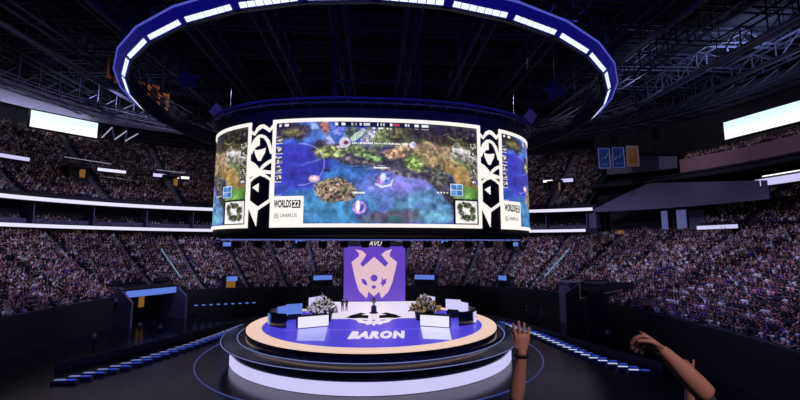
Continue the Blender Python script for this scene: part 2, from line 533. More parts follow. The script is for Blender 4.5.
# guard rails along the deck break
def rail(name, pts, h, label, mat, post=2.0):
    t = empty(name, tuple(pts[0])); tag(t, label, 'railing')
    o = Vector(pts[0]); mb = MB()
    for k in (1.0, 0.55): mb.tube([(Vector(p) - o) + Vector((0, 0, h * k)) for p in pts], 0.05, 4)
    mb.build('rail_bars', mat, t)
    mb = MB()
    for p in pts[::max(1, int(post))]: 
        q = Vector(p) - o; mb.bar(q, q + Vector((0, 0, h)), 0.08)
    tag(mb.build('posts', mat, t), None, None, None, 'stuff') if len(pts) > 100 else None
    return t
for k, (d0, d1) in enumerate(((140, 152), (128, 138), (39, 47))):
    pts = []
    for p in arc(radians(d0), radians(d1), 1.0):
        q = up_pt(p, 0.40); pts.append((q.x, q.y, q.z + 0.8))
    rail('guard_rail', pts, 1.3, ['grey guard rail across the upper deck at the far left', 'grey guard rail across the upper deck left of the scoreboard', 'grey guard rail across the upper deck right of the scoreboard'][k], M['silver'])

for (x0, y0, z0), (x1, y1, z1), lab in (((-60.6, 32.6, 26.6), (-55.2, 38.2, 26.4), 'thin pale lit rail above the left exit portal of the upper deck'), ((-56.6, 37.1, 23.6), (-50.4, 41.8, 23.3), 'thin pale lit rail between the two left portals of the upper deck'), ((-48.6, 43.0, 26.2), (-43.6, 45.6, 26.0), 'thin pale lit rail above the second portal of the upper deck')):
    t = empty('lit_rail', (x0, y0, z0)); tag(t, lab, 'railing', 'pale lit rails on the upper deck')
    e = (x1 - x0, y1 - y0, z1 - z0); mb = MB(); mb.bar((0, 0, 0), e, 0.12); mb.build('lit_tube', M['dim_rail'], t)
    for k_ in range(5):
        mb = MB(); mb.bar((e[0] * k_ / 4, e[1] * k_ / 4, e[2] * k_ / 4 - 1.1), (e[0] * k_ / 4, e[1] * k_ / 4, e[2] * k_ / 4), 0.07); mb.build('post', M['steel'], t)
# ---------------------------------------------------------------- big white wall screens
def wall_screen(p0, p1, z0, z1, label):
    t = empty('wall_screen', (p0[0], p0[1], z0)); tag(t, label, 'screen', 'white wall screens')
    d = Vector((p1[0] - p0[0], p1[1] - p0[1], 0)); L = d.length; a = atan2(d.y, d.x)
    t.rotation_euler = (0, 0, a)
    mb = MB(); mb.box((L / 2, 0, (z1 - z0) / 2), (L, 0.3, z1 - z0)); mb.build('led_face', M['led_screen_big'], t)
    mb = MB()
    for zz in (-0.15, z1 - z0 + 0.15): mb.box((L / 2, 0.1, zz), (L + 0.6, 0.6, 0.3))
    for xx in (-0.15, L + 0.15): mb.box((xx, 0.1, (z1 - z0) / 2), (0.3, 0.6, z1 - z0))
    mb.build('frame', M['blacksteel'], t)
    mb = MB(); mb.box((L / 2, 0.9, (z1 - z0) / 2), (L - 1, 1.4, 0.4)); mb.build('bracket', M['blacksteel'], t)
    return t
def big_screen_mat():
    m = emission('white_screen_with_pale_band', rgb(250, 255, 255), 1.15)
    nt = m.node_tree; b = nt.nodes['Principled BSDF']
    tc = nt.nodes.new('ShaderNodeTexCoord'); sp = nt.nodes.new('ShaderNodeSeparateXYZ'); cr = nt.nodes.new('ShaderNodeValToRGB')
    nt.links.new(tc.outputs['Generated'], sp.inputs[0]); nt.links.new(sp.outputs['Z'], cr.inputs[0]); nt.links.new(cr.outputs[0], b.inputs['Emission Color'])
    e = cr.color_ramp.elements
    e[0].position = 0.0; e[0].color = (1, 1, 1, 1)
    e[1].position = 1.0; e[1].color = rgb(215, 245, 250)
    k = e.new(0.4); k.color = (1, 1, 1, 1)
    k = e.new(0.6); k.color = rgb(222, 240, 240)
    return m
M['led_screen_big'] = big_screen_mat()
wall_screen((-70.8, 36.4), (-63.2, 44.9), 33.65, 37.15, 'big glowing white wall screen high above the left upper deck')
wall_screen((64.6, 20.1), (67.3, 6.0), 28.75, 32.0, 'big glowing white wall screen high above the right balcony')

# ---------------------------------------------------------------- zigzag truss at the left
t = empty('zigzag_light', (-56.8, 37.0, 31.7)); tag(t, 'silver zigzag of lit tubes beside the left wall screen', 'light fixture')
zz = [(-56.8, 37.0, 31.7), (-55.6, 38.1, 34.3), (-55.2, 38.5, 31.7), (-53.6, 39.8, 34.1), (-53.7, 39.6, 31.7), (-51.9, 40.9, 33.8)]
for i in range(5):
    mb = MB(); a = Vector(zz[i]) - Vector(zz[0]); b = Vector(zz[i + 1]) - Vector(zz[0])
    mb.bar(a, b, 0.22); mb.build('tube', M['silver'] if i % 2 else emission('pale_tube', rgb(190, 190, 220), 0.7), t)

# ---------------------------------------------------------------- centre scoreboard
BA, BB, BN = 17.9, 12.0, 2.35
BZ0, BZ1 = 10.85, 20.9
_ph = [2 * pi * i / 2880 - pi / 2 for i in range(2881)]     # starts at the front centre (-Y)
_pt = [se(p, BA, BB, BN) for p in _ph]
_s = [0.0]
for i in range(1, 2881): _s.append(_s[-1] + (_pt[i] - _pt[i - 1]).length)
_s = np.array(_s); PER = float(_s[-1])
_X = np.array([p.x for p in _pt]); _Y = np.array([p.y for p in _pt])
def bpt(s, off=0.0):
    """point on the scoreboard outline at arc length s from the front centre, pushed out by off"""
    s = s % PER
    x = np.interp(s, _s, _X); y = np.interp(s, _s, _Y)
    e = 0.05
    x1 = np.interp((s + e) % PER, _s, _X); y1 = np.interp((s + e) % PER, _s, _Y)
    x0 = np.interp((s - e) % PER, _s, _X); y0 = np.interp((s - e) % PER, _s, _Y)
    tx, ty = x1 - x0, y1 - y0; L = sqrt(tx * tx + ty * ty) + 1e-9
    return (float(x + ty / L * off), float(y - tx / L * off))
def s_of_x(x):   # arc length on the front for a given x
    i = np.argmin(np.abs(_X[:720] - abs(x))); return float(_s[i]) * (1 if x >= 0 else -1)
SF = s_of_x(9.85)           # half of the front screen
SCOL = s_of_x(12.05)        # outer edge of the column
HALF = PER / 2
board = empty('video_scoreboard', (0.1, 0, 0), radians(1.3))
tag(board, 'huge oval hanging video scoreboard with a bright game picture above the stage', 'scoreboard')

# paint the game picture (colours per vertex of the led surface)
GW, GH = 430, 222
px = np.linspace(276, 480, GW)[None, :].repeat(GH, 0)
py = np.linspace(122, 226, GH)[:, None].repeat(GW, 1)
def vnoise(cell, seed, octaves=3):
    out = np.zeros((GH, GW)); amp = 1.0; tot = 0
    for o in range(octaves):
        r = np.random.default_rng(seed + o)
        c = cell / (2 ** o)
        nx = int(220 / c) + 3; ny = int(120 / c) + 3
        g = r.random((ny, nx))
        u = (px - 270) / c; v = (py - 118) / c
        i = u.astype(int); j = v.astype(int); fu = u - i; fv = v - j
        fu = fu * fu * (3 - 2 * fu); fv = fv * fv * (3 - 2 * fv)
        out += amp * ((g[j, i] * (1 - fu) + g[j, i + 1] * fu) * (1 - fv) + (g[j + 1, i] * (1 - fu) + g[j + 1, i + 1] * fu) * fv)
        tot += amp; amp *= 0.55
    return out / tot
img = np.zeros((GH, GW, 3)); img[:] = (50, 54, 172)
N1 = vnoise(16, 1); N2 = vnoise(6, 20); N3 = vnoise(2.4, 40, 2)
wx = px + (N1 - .5) * 14; wy = py + (vnoise(16, 9) - .5) * 10
def lay(mask, col, alpha=1.0, mod=None, amt=0.0):
    global img
    a = np.clip(mask, 0, 1)[..., None] * alpha
    c = np.array(col, float)[None, None, :] * np.ones((GH, GW, 1))
    if mod is not None: c = c * (1 + amt * (mod[..., None] - .5) * 2)
    img = img * (1 - a) + c * a
def blob(cx, cy, rx, ry, soft=0.35, warp=True):
    X = wx if warp else px; Y = wy if warp else py
    d = np.sqrt(((X - cx) / rx) ** 2 + ((Y - cy) / ry) ** 2)
    return np.clip((1 - d) / soft + 0.5, 0, 1)
def line(pts, w, soft=0.4, warp=True):
    X = wx if warp else px; Y = wy if warp else py
    D = np.full((GH, GW), 1e9)
    for (x0, y0), (x1, y1) in zip(pts[:-1], pts[1:]):
        dx, dy = x1 - x0, y1 - y0; L = dx * dx + dy * dy + 1e-9
        t = np.clip(((X - x0) * dx + (Y - y0) * dy) / L, 0, 1)
        D = np.minimum(D, np.hypot(X - x0 - t * dx, Y - y0 - t * dy))
    return np.clip((w / 2 - D) / (w / 2 * soft) + 0.5, 0, 1)
def rect(x0, y0, x1, y1, col, alpha=1.0):
    m = ((px >= x0) & (px <= x1) & (py >= y0) & (py <= y1)).astype(float); lay(m, col, alpha)
lay(N1, (62, 92, 200), 0.5)
lay(blob(312, 132, 34, 14, .8), (84, 132, 215), .8, N2, .2)
lay(blob(335, 150, 26, 12, .8), (66, 96, 205), .7)
lay(blob(346, 192, 56, 30, .8), (58, 116, 186), .85, N2, .25)
lay(blob(398, 192, 46, 18, .8), (100, 112, 200), .85, N2, .25)
lay(blob(330, 215, 60, 18, .7), (70, 150, 190), .7, N2, .15)
lay(blob(424, 206, 40, 15, .8), (88, 142, 172), .8, N2, .35)
lay(blob(400, 183, 30, 11, .8), (132, 122, 216), .85, N2, .2)
lay(blob(302, 166, 27, 25, .2), (56, 52, 176), .85, N2, .08)
lay(blob(290, 131, 22, 9, .4), (64, 58, 62), 1, N3, .6)
lay(blob(292, 133, 8, 4, .5), (130, 120, 70), .7, N3, .4)
for k in range(46):
    x0 = random.uniform(285, 440); y0 = random.uniform(125, 222); L_ = random.uniform(8, 26); t_ = random.uniform(-.5, .7)
    lay(line([(x0, y0), (x0 + L_ * .5, y0 + L_ * t_ * .3), (x0 + L_, y0 + L_ * t_)], random.uniform(.8, 2.4), .9), random.choice(((120, 150, 230), (40, 44, 150), (90, 160, 210), (110, 96, 200), (60, 80, 160))), .4)
# land
lay(blob(440, 140, 72, 24, .35), (70, 70, 34), 1, N2, .5)
lay(blob(404, 155, 40, 16, .4), (72, 74, 56), 1, N2, .4)
lay(line([(326, 150), (350, 157), (375, 160), (405, 168), (430, 176), (452, 196), (474, 226)], 19, .35), (66, 58, 82), 1, N2, .35)
lay(line([(350, 162), (370, 168), (388, 170), (410, 178)], 4, .6), (122, 112, 120), .7, N3, .5)
lay(blob(432, 133, 24, 8, .5), (58, 44, 28), .9, N3, .4)
lay(blob(462, 131, 20, 8, .5), (46, 38, 34), .9, N3, .7)
lay(blob(440, 127, 6, 6, .5), (40, 30, 66), .8)
lay(line([(424, 152), (440, 158), (455, 168), (466, 186), (482, 196)], 20, .3), (158, 128, 76), 1, N2, .3)
lay(blob(445, 149, 30, 5, .6), (152, 118, 84), .9, N2, .2)
lay(blob(470, 198, 22, 10, .4), (92, 142, 62), 1, N2, .3)
lay(blob(436, 176, 8, 12, .5), (84, 88, 74), .8, N3, .5)
lay(line([(456, 150), (464, 158), (478, 171)], 17, .2), (138, 130, 112), 1, N3, .35)
lay(line([(455, 149), (470, 152), (480, 160)], 6, .4), (206, 200, 200), .9, N2, .2)
lay(line([(458, 160), (474, 172)], 5, .5), (104, 120, 70), .9, N2, .3)
for (x, y, rx, ry, c) in ((329, 152, 10, 6, (140, 150, 70)), (338, 155, 8, 4, (150, 168, 100)), (348, 154, 6, 4, (128, 152, 88)), (360, 152, 9, 6, (100, 128, 72)), (369, 159, 8, 5, (104, 142, 76)),
                          (380, 137, 12, 12, (126, 150, 78)), (414, 162, 9, 7, (132, 168, 66)), (396, 134, 10, 6, (92, 84, 44)), (352, 136, 8, 7, (84, 104, 96)), (420, 170, 7, 3, (96, 110, 70))):
    lay(blob(x, y, rx, ry, .5), c, 1, N3, .5)
lay(blob(385, 150, 7, 5, .4), (52, 44, 110), .9)
lay(blob(394, 155, 14, 5, .5), (206, 148, 96), .95, N3, .4)
lay(blob(403, 147, 8, 4, .5), (214, 172, 120), .9, N3, .4)
lay(line([(353, 140), (362, 132)], 6, .3, False), (196, 222, 206), .95)
lay(line([(364, 142), (373, 131)], 8, .4, False), (150, 146, 178), .9, N3, .5)
land_ = np.clip(blob(440, 140, 72, 24, .35) + line([(326, 150), (350, 157), (375, 160), (405, 168), (430, 176), (452, 196), (474, 226)], 22, .35) + blob(404, 155, 44, 18, .4), 0, 1)[..., None]
img = img * (1 + land_ * (N3[..., None] - .5) * .5); g_ = img.mean(2, keepdims=True); img = img * (1 - .3 * land_) + g_ * .3 * land_
for k in range(60):
    x0 = random.uniform(325, 470); y0 = random.uniform(130, 172); L_ = random.uniform(2, 7)
    lay(line([(x0, y0), (x0 + L_, y0 + random.uniform(-2, 3))], random.uniform(.6, 1.6), .7), random.choice(((30, 28, 34), (40, 36, 30), (150, 150, 96), (112, 100, 84), (44, 52, 36))), .55)
# spell ring and sparkle
d = np.hypot(px - 302, (py - 166) * 1.1)
lay(np.clip(1 - np.abs(d - 23.5) / .9, 0, 1) * (px > 300), (180, 190, 250), .7)
lay(blob(300, 174, 4, 2, .7, False) * 0 + blob(316, 181, 5.5, 3.6, .3, False), (226, 170, 190), 1); lay(blob(316, 180.6, 2.4, 1.6, .4, False), (255, 240, 250), 1)
# brush thicket
lay(blob(336, 192, 21, 13, .25), (112, 100, 82), 1, N3, 1.1)
lay(blob(337, 186, 15, 6, .5), (196, 150, 132), .6, N3, .9)
for k in range(150):
    a = random.uniform(0, 2 * pi); r1 = sqrt(random.random())
    x0, y0 = 336 + cos(a) * r1 * 20, 193 + sin(a) * r1 * 11
    b = a * .3 + random.uniform(-1.6, 1.6); L_ = random.uniform(1.5, 6)
    lay(line([(x0, y0), (x0 + cos(b) * L_, y0 - abs(sin(b)) * L_)], random.uniform(.6, 1.3), .8, False), random.choice(((196, 184, 150), (60, 52, 50), (150, 140, 106), (88, 96, 60), (200, 150, 130), (40, 44, 50))), .75)
# figures: only blurred patches of colour
lay(blob(381, 182, 9, 7.5, .5), (96, 120, 220), .9, N3, .6)
lay(blob(378, 183, 4, 5, .5), (190, 130, 220), .9, N3, .4); lay(blob(382, 179, 3, 4, .5, False), (236, 240, 255), .9)
lay(line([(375, 186), (381, 189), (389, 187), (391, 182)], 2, .5, False), (220, 235, 255), .9)
d = np.hypot(px - 359.5, py - 210)
lay(blob(361, 211, 9, 8, .4), (70, 66, 170), .8, N3, .3)
lay(np.clip(1 - np.abs(d - 5.5) / 1.8, 0, 1), (232, 166, 240), 1, N3, .3); lay(blob(358, 209, 2.2, 6, .5, False), (255, 226, 250), 1)
lay(blob(326, 128, 6, 6, .5), (170, 104, 84), .9, N3, .6); lay(blob(315, 127, 4, 4, .6), (170, 200, 240), .9)
lay(blob(328, 139, 4, 5, .6), (150, 160, 220), .9, N3, .6); lay(blob(340, 130, 5, 6, .6), (120, 120, 230), .8, N3, .6)
lay(blob(393, 219, 30, 8, .6), (92, 82, 104), .9, N2, .3); lay(blob(384, 206, 8, 5, .6), (86, 90, 180), .5)
lay(blob(432, 220, 20, 8, .6), (96, 150, 172), .8, N2, .3); lay(blob(395, 221, 8, 4, .7), (40, 92, 96), .8)
# bars, panels and captions of the picture
rect(338, 122, 428, 127.2, (18, 18, 34), .95); rect(276, 122, 292, 128, (30, 26, 30), .8)
for x0, x1, c in ((279, 281.5, 240), (285, 289, 220), (335, 338, 230), (341.5, 345, 240), (351, 353, 200), (354.5, 356, 180), (359, 361, 235), (363, 369, 205), (376, 377, 230), (379.5, 380.5, 230), (381.7, 383, 200), (388.5, 391, 240), (403, 405, 230), (406, 407.5, 200), (412.5, 417, 240), (420, 427, 230)):
    rect(x0, 123.4, x1, 126, (c, c, c))
rect(392, 123.4, 398, 126, (170, 60, 80)); rect(413, 127.8, 417, 128.4, (190, 190, 190)); rect(420, 127.8, 427, 128.4, (190, 190, 190))
for x0, x1 in ((372, 374), (377, 382), (385, 387), (388.5, 390)): rect(x0, 128, x1, 129.4, (240, 240, 240))
lay(blob(345, 144, 5.5, 6, .3, False), (216, 206, 222), 1); lay(blob(346, 144, 2.4, 2.2, .3, False), (120, 60, 90), 1); rect(337, 147, 345, 149.5, (215, 205, 225), .9)
x = 352.0
while x < 405:
    w = random.uniform(.7, 1.8); rect(x, 143.4 + random.random() * .5, x + w, 145.2, (238, 236, 236)); x += w + random.choice((.5, .6, 1.3))
rect(352, 146.6, 406, 147.1, (150, 170, 150), .7)
lay(blob(411, 145, 3.6, 3.4, .25, False), (214, 206, 230), 1, N3, .3)
rect(373, 168.6, 386, 170.4, (226, 236, 240)); rect(376, 166.8, 384, 167.6, (200, 210, 220), .8)
rect(353, 194.2, 364.5, 195.9, (232, 240, 240))
for k, y in enumerate((136, 147, 157, 166.5, 176)):
    rect(276, y, 283.5, y + 7.5, (64, 62, 82), .9)
    for q in range(14):
        xx = 276 + random.random() * 6; yy = y + random.random() * 6
        rect(xx, yy, xx + 1.5, yy + 1.2, random.choice(((236, 230, 226), (30, 30, 46), (190, 150, 110), (210, 210, 230))))
    rect(276, y + 7, 283.5, y + 7.8, (220, 226, 226), .8)
for k, y in enumerate((139, 148, 157, 166, 175)):
    rect(471.5, y, 478.5, y + 7.8, (70, 64, 70), .9)
    for q in range(14):
        xx = 471.5 + random.random() * 5.5; yy = y + random.random() * 6.5
        rect(xx, yy, xx + 1.5, yy + 1.2, random.choice(((236, 230, 226), (34, 30, 40), (150, 140, 110), (210, 210, 200))))
rect(473.5, 128, 476.5, 131.5, (196, 180, 216)); rect(471, 124, 480, 136, (22, 14, 30), .5)
rect(449, 184, 462.5, 196.5, (196, 214, 240)); rect(449.8, 184.8, 455.4, 190, (62, 122, 206)); rect(456.2, 184.8, 461.8, 190, (70, 130, 196)); rect(449.8, 190.8, 455.4, 196, (96, 150, 214)); rect(456.2, 190.8, 461.8, 196, (60, 110, 190))
for xx in (435, 438.5, 441.5, 444.5): rect(xx, 192.6, xx + 1.8, 194.4, (230, 226, 226))
rect(274, 196.5, 284, 200.6, (200, 206, 236), .55); rect(296, 199, 303, 200.8, (220, 220, 240), .8)
# small pale map with dark patches in the corner
rect(451.5, 199.5, 480, 226, (14, 16, 14)); rect(454, 201.5, 478.5, 225, (226, 222, 224))
for (x, y, rx, ry) in ((459, 208, 3, 4.5), (460, 214, 3, 3), (467, 206, 5, 3), (473, 211, 3.4, 4), (466, 219, 6, 3.4), (473, 218, 3.4, 4), (463, 203.5, 2, 1.2)):
    lay(blob(x, y, rx, ry, .3, False), (70, 82, 58), .95, N3, .9)
for q in range(60):
    xx = random.uniform(455, 476); yy = random.uniform(202.5, 222.5); rect(xx, yy, xx + .8, yy + .8, random.choice(((60, 52, 40), (170, 90, 50), (240, 236, 230), (90, 110, 60))))
grey_ = img.mean(2, keepdims=True); img = grey_ + (img - grey_) * .92
img = np.clip(img * (1 + (N3[..., None] - .5) * .22 + (N2[..., None] - .5) * .34) * 1.06, 0, 255) / 255.0
lin = np.where(img <= 0.04045, img / 12.92, ((img + 0.055) / 1.055) ** 2.4)

def led_surface(name, s0, s1, z0, z1, parent, step=1):
    gx = GW // step; gy = GH // step
    S = np.linspace(s0, s1, gx); Z = np.linspace(z1, z0, gy)
    P = np.array([bpt(s, 0.06) for s in S])
    co = np.zeros((gy, gx, 3)); co[:, :, 0] = P[:, 0][None]; co[:, :, 1] = P[:, 1][None]; co[:, :, 2] = Z[:, None]
    idx = np.arange(gx * gy).reshape(gy, gx)
    q = np.stack([idx[:-1, :-1], idx[1:, :-1], idx[1:, 1:], idx[:-1, 1:]], -1).reshape(-1, 4)
    me = bpy.data.meshes.new(name)
    me.vertices.add(gx * gy); me.vertices.foreach_set('co', co.reshape(-1))
    me.loops.add(q.size); me.loops.foreach_set('vertex_index', q.reshape(-1).astype(np.int32))
    me.polygons.add(len(q)); me.polygons.foreach_set('loop_start', np.arange(0, q.size, 4, dtype=np.int32)); me.polygons.foreach_set('loop_total', np.full(len(q), 4, np.int32))
    ii = np.linspace(0, GH - 1, gy).astype(int); jj = np.linspace(0, GW - 1, gx).astype(int)
    c = np.ones((gy, gx, 4)); c[:, :, :3] = lin[ii][:, jj]
    at = me.color_attributes.new('Col', 'FLOAT_COLOR', 'POINT'); at.data.foreach_set('color', c.reshape(-1).astype(np.float32))
    me.materials.append(M['screen']); me.update(); me.validate()
    o = bpy.data.objects.new(name, me); COL.objects.link(o); o.parent = parent
    return o

def bwall(mb, s0, s1, z0, z1, off0, off1, n=24, mi=0):
    """curved box along the scoreboard outline"""
    vs = []
    for i in range(n + 1):
        s = s0 + (s1 - s0) * i / n
        a = bpt(s, off0); b = bpt(s, off1)
        vs += [(a[0], a[1], z0), (b[0], b[1], z0), (b[0], b[1], z1), (a[0], a[1], z1)]
    fs = []
    for i in range(n):
        for k in range(4):
            l = (k + 1) % 4
            fs.append((i * 4 + k, i * 4 + 4 + k, i * 4 + 4 + l, i * 4 + l))
    fs += [(0, 1, 2, 3), (n * 4 + 3, n * 4 + 2, n * 4 + 1, n * 4)]
    mb.add(vs, fs, mi)

# body, screens, frames
mb = MB(); bwall(mb, 0, PER, BZ0 - 0.45, BZ1 + 0.3, -1.0, -0.02, 180); mb.build('body', M['black'], board)
mb = MB()
ring = [bpt(PER * i / 120, -0.3) for i in range(120)]
mb.add([(x, y, BZ0 - 0.45) for x, y in ring] + [(x * 0.985, y * 0.985, BZ0 - 0.2) for x, y in ring], [tuple(range(120)), tuple(reversed(range(120, 240)))])
mb.build('soffit', M['blacksteel'], board)
mb = MB()
prof = [(-0.05, BZ1 + 0.3), (0.02, BZ1 + 1.0), (-1.2, BZ1 + 1.9), (-5.0, BZ1 + 2.3)]
vs = []; nn = 120
for i in range(nn):
    for off, z in prof:
        x, y = bpt(PER * i / nn, off); vs.append((x, y, z))
fs = [(i * 4 + k, ((i + 1) % nn) * 4 + k, ((i + 1) % nn) * 4 + k + 1, i * 4 + k + 1) for i in range(nn) for k in range(3)]
fs.append(tuple(i * 4 + 3 for i in range(nn)))
mb.add(vs, fs); mb.build('top_cover', M['black'], board)
mb = MB(); mb.tube([bpt(PER * i / 90, 0.5) + (BZ1 + 1.75,) for i in range(90)], 0.14, 6, True); mb.tube([bpt(PER * i / 90, 0.5) + (BZ1 + 1.35,) for i in range(90)], 0.08, 4, True)
for i in range(60):
    a = bpt(PER * i / 60, 0.5); b = bpt(PER * (i + 0.5) / 60, 0.5); c = bpt(PER * i / 60, -0.6)
    mb.bar(a + (BZ1 + 1.35,), b + (BZ1 + 1.75,), 0.06); mb.bar(a + (BZ1 + 1.5,), c + (BZ1 + 1.0,), 0.08)
mb.build('rim_rail', M['fascia'], board)
FT = 0.33
def framed_screen(s0, s1, name_mesh_step, lab):
    o = led_surface('screen', s0 + FT, s1 - FT, BZ0 + FT, BZ1 - FT, board, name_mesh_step)
    o['label'] = lab
    mb = MB()
    bwall(mb, s0, s1, BZ1 - FT, BZ1, 0.0, 0.14, 60); bwall(mb, s0, s1, BZ0, BZ0 + FT, 0.0, 0.14, 60)
    bwall(mb, s0, s0 + FT, BZ0, BZ1, 0.0, 0.14, 2); bwall(mb, s1 - FT, s1, BZ0, BZ1, 0.0, 0.14, 2)
    f = mb.build('screen_frame', M['frame_white'], board)
    return o
framed_screen(-SF, SF, 1, 'wide front screen')
framed_screen(SCOL, HALF - SCOL, 1, 'curved screen on the right side')
framed_screen(-HALF + SCOL, -SCOL, 1, 'curved screen on the left side')
framed_screen(HALF - SF, HALF + SF, 3, 'screen on the far side')

# white sign panel with the event name on each screen
def score_sign(s0):
    """s0: left end of the screen opening, sign sits in its lower left corner"""
    w, h = 3.1, 2.5
    mb = MB(); bwall(mb, s0 + 0.05, s0 + w, BZ0 + 0.1, BZ0 + FT + h, 0.07, 0.16, 8)
    o = mb.build('event_sign', M['frame_white'], board)
    def fn(u0, z0, off=0.17):
        def g(x, y, z):
            q = bpt(s0 + u0 + x, off + max(0, z)); return (q[0], q[1], BZ0 + z0 + y)
        return g
    text_obj('event_lettering', 'WORLDS', 0.95, M['sign_ink'], o, fn(1.16, 2.1), extrude=0.01, offset=0.03, sx=0.415)
    mb = MB(); bwall(mb, s0 + 2.08, s0 + 2.86, BZ0 + 1.74, BZ0 + 2.46, 0.165, 0.185, 3); bx = mb.build('number_box', M['sign_ink'], o)
    text_obj('number_lettering', '22', 0.72, M['frame_white'], o, fn(2.47, 2.1, 0.19), extrude=0.01, offset=0.02, sx=0.85)
    text_obj('sponsor_lettering', 'ONEPLUS', 0.46, M['sign_grey'], o, fn(1.75, 1.05), extrude=0.01, sx=0.82)
    mb = MB()
    for (a, b, c, d) in ((.42, .80, .85, .9), (.42, .80, 1.2, 1.25), (.42, .47, .85, 1.25), (.75, .80, .85, 1.1), (.55, .66, 1.0, 1.12)):
        bwall(mb, s0 + a, s0 + b, BZ0 + c, BZ0 + d, 0.165, 0.18, 1)
    mb.build('sponsor_mark', M['sign_grey'], o)
score_sign(-SF + 0.1)
score_sign(SCOL + 0.1)
score_sign(-HALF + SCOL + 0.1)

# ornament columns between the screens; the ornament is digitised on a 142 x 707 grid (x right, y down)
OX0, OX1, OY0, OY1 = 0.0, 142.0, 0.0, 760.0
orn = [
    # wavy band at the top
    [(0, 40), (22, 62), (40, 22), (58, 8), (72, 4), (88, 8), (104, 22), (120, 42), (142, 12), (142, 42), (120, 72), (96, 48), (72, 32), (48, 50), (24, 86), (0, 70)],
    # left limb of the arch (thick)
    [(0, 220), (4, 160), (20, 118), (44, 88), (70, 82), (58, 108), (60, 166), (38, 176), (20, 200), (8, 232)],
    # right limb of the arch (thin)
    [(70, 82), (96, 96), (120, 130), (134, 176), (142, 240), (130, 240), (118, 190), (104, 144), (84, 112), (60, 104)],
    # shield
    [(26, 196), (50, 204), (76, 200), (100, 192), (96, 226), (80, 262), (72, 288), (56, 288), (44, 262), (32, 228)],
    # left sweep below
    [(0, 280), (28, 300), (54, 330), (66, 352), (40, 372), (0, 372)],
    # right sweep
    [(66, 352), (84, 322), (112, 296), (142, 280), (142, 306), (116, 322), (94, 344), (82, 356)],
    # crossing bars
    [(0, 372), (40, 366), (66, 352), (90, 360), (142, 372), (142, 396), (104, 392), (70, 384), (36, 396), (0, 412)],
    [(40, 392), (70, 380), (100, 392), (142, 430), (142, 452), (104, 420), (70, 402), (36, 420), (0, 458), (0, 430)],
    # little triangle inside the hexagon
    [(24, 492), (64, 462), (64, 528)],
    # band under the hexagon
    [(0, 582), (66, 640), (142, 578), (142, 606), (64, 668), (58, 786), (20, 690), (0, 640)],
]
hexa_side = [[(0, 452), (8, 452), (8, 590), (0, 596)], [(134, 446), (142, 446), (142, 590), (134, 586)]]
def column(s0, s1):
    w = s1 - s0
    mb = MB(); bwall(mb, s0 + 0.02, s1 - 0.02, BZ0, BZ1 + 0.1, 0.0, 0.05, 8)
    c = mb.build('ornament_column', M['black'], board)
    mb = MB()
    def pos(off):
        def g(a, b):
            s = s0 + w * (a / 142.0); z = BZ1 - 0.25 - (BZ1 - BZ0 - 0.35) * (b / 790.0)
            q = bpt(s, off); return (q[0], q[1], z)
        return g
    for poly in orn + hexa_side:
        mb.prism(poly, pos(0.12), pos(0.04))
    o = mb.build('ornament', M['frame_white'], c)
    bm = bmesh.new(); bm.from_mesh(o.data)
    bmesh.ops.triangulate(bm, faces=[f for f in bm.faces if len(f.verts) > 4], ngon_method='EAR_CLIP')
    bm.to_mesh(o.data); bm.free()
column(-SCOL, -SF); column(SF, SCOL); column(HALF - SCOL, HALF - SF); column(HALF + SF, HALF + SCOL)

# lower rig of the scoreboard: blue line, speakers, hoist cables, mast
mb = MB(); mb.tube([bpt(PER * i / 90, -1.5) + (BZ0 - 0.62,) for i in range(90)], 0.22, 4, True); mb.build('lower_truss', M['blacksteel'], board)
mb = MB(); mb.bar((-18.0, 0.5, 9.95), (18.0, 0.5, 9.95), 0.16, 0.14); mb.build('blue_light_bar', emission('dim_blue_tube', rgb(92, 102, 176), 1), board)
mb = MB()
for x in (-17.5, -9, 0, 9, 17.5): mb.bar((x, 0.5, 9.9), (x, 0.5, 10.6), 0.12)
mb.bar((-18, 0.5, 10.25), (18, 0.5, 10.25), 0.25, 0.4); mb.build('light_bar_truss', M['blacksteel'], board)
def speaker_hang(x, y, z):
    t = empty('hanging_speaker', (x, y, z))
    mb = MB(); mb.box((0, 0, 0), (1.0, 0.8, 0.62)); mb.box((0, 0.1, -0.36), (0.8, 0.6, 0.14)); mb.build('cabinet', M['blacksteel'], t)
    mb = MB(); mb.box((0, -0.42, 0), (0.86, 0.05, 0.5)); mb.build('grille', M['black'], t)
    mb = MB(); mb.bar((-0.4, 0, 0.3), (-0.4, 0, 0.66), 0.06); mb.bar((0.4, 0, 0.3), (0.4, 0, 0.66), 0.06); mb.build('bracket', M['steel'], t)
    return t
words = ['leftmost', 'second from the left', 'third from the left', 'fourth from the left', 'fifth from the left', 'just left of the purple screen', 'above the left half of the purple screen', 'above the right half of the purple screen', 'just right of the purple screen', 'fifth from the right', 'fourth from the right', 'third from the right', 'second from the right', 'rightmost']
for i in range(14):
    t = speaker_hang(-16.3 + i * 2.5 + 0.2, 0.5, 9.45)
    tag(t, 'small black speaker under the scoreboard, ' + words[i], 'speaker', 'speakers hanging under the scoreboard')

for x in (-9, -3, 3, 9):
    for y in (-6, 6):
        mb = MB(); mb.bar((x, y, BZ1 + 2.3), (x, y, 43.6), 0.07); mb.build('hoist_cable', M['steel'], board)
mb = MB()
for x in (-5, 5):
    for y in (-3.5, 3.5): mb.bar((x, y, BZ1 + 2.3), (x, y, 34), 0.35)
for z in (25, 28, 31, 33.8):
    mb.bar((-5, -3.5, z), (5, -3.5, z), 0.2); mb.bar((-5, 3.5, z), (5, 3.5, z), 0.2); mb.bar((-5, -3.5, z), (-5, 3.5, z), 0.2); mb.bar((5, -3.5, z), (5, 3.5, z), 0.2)
mb.build('mast', M['blacksteel'], board)

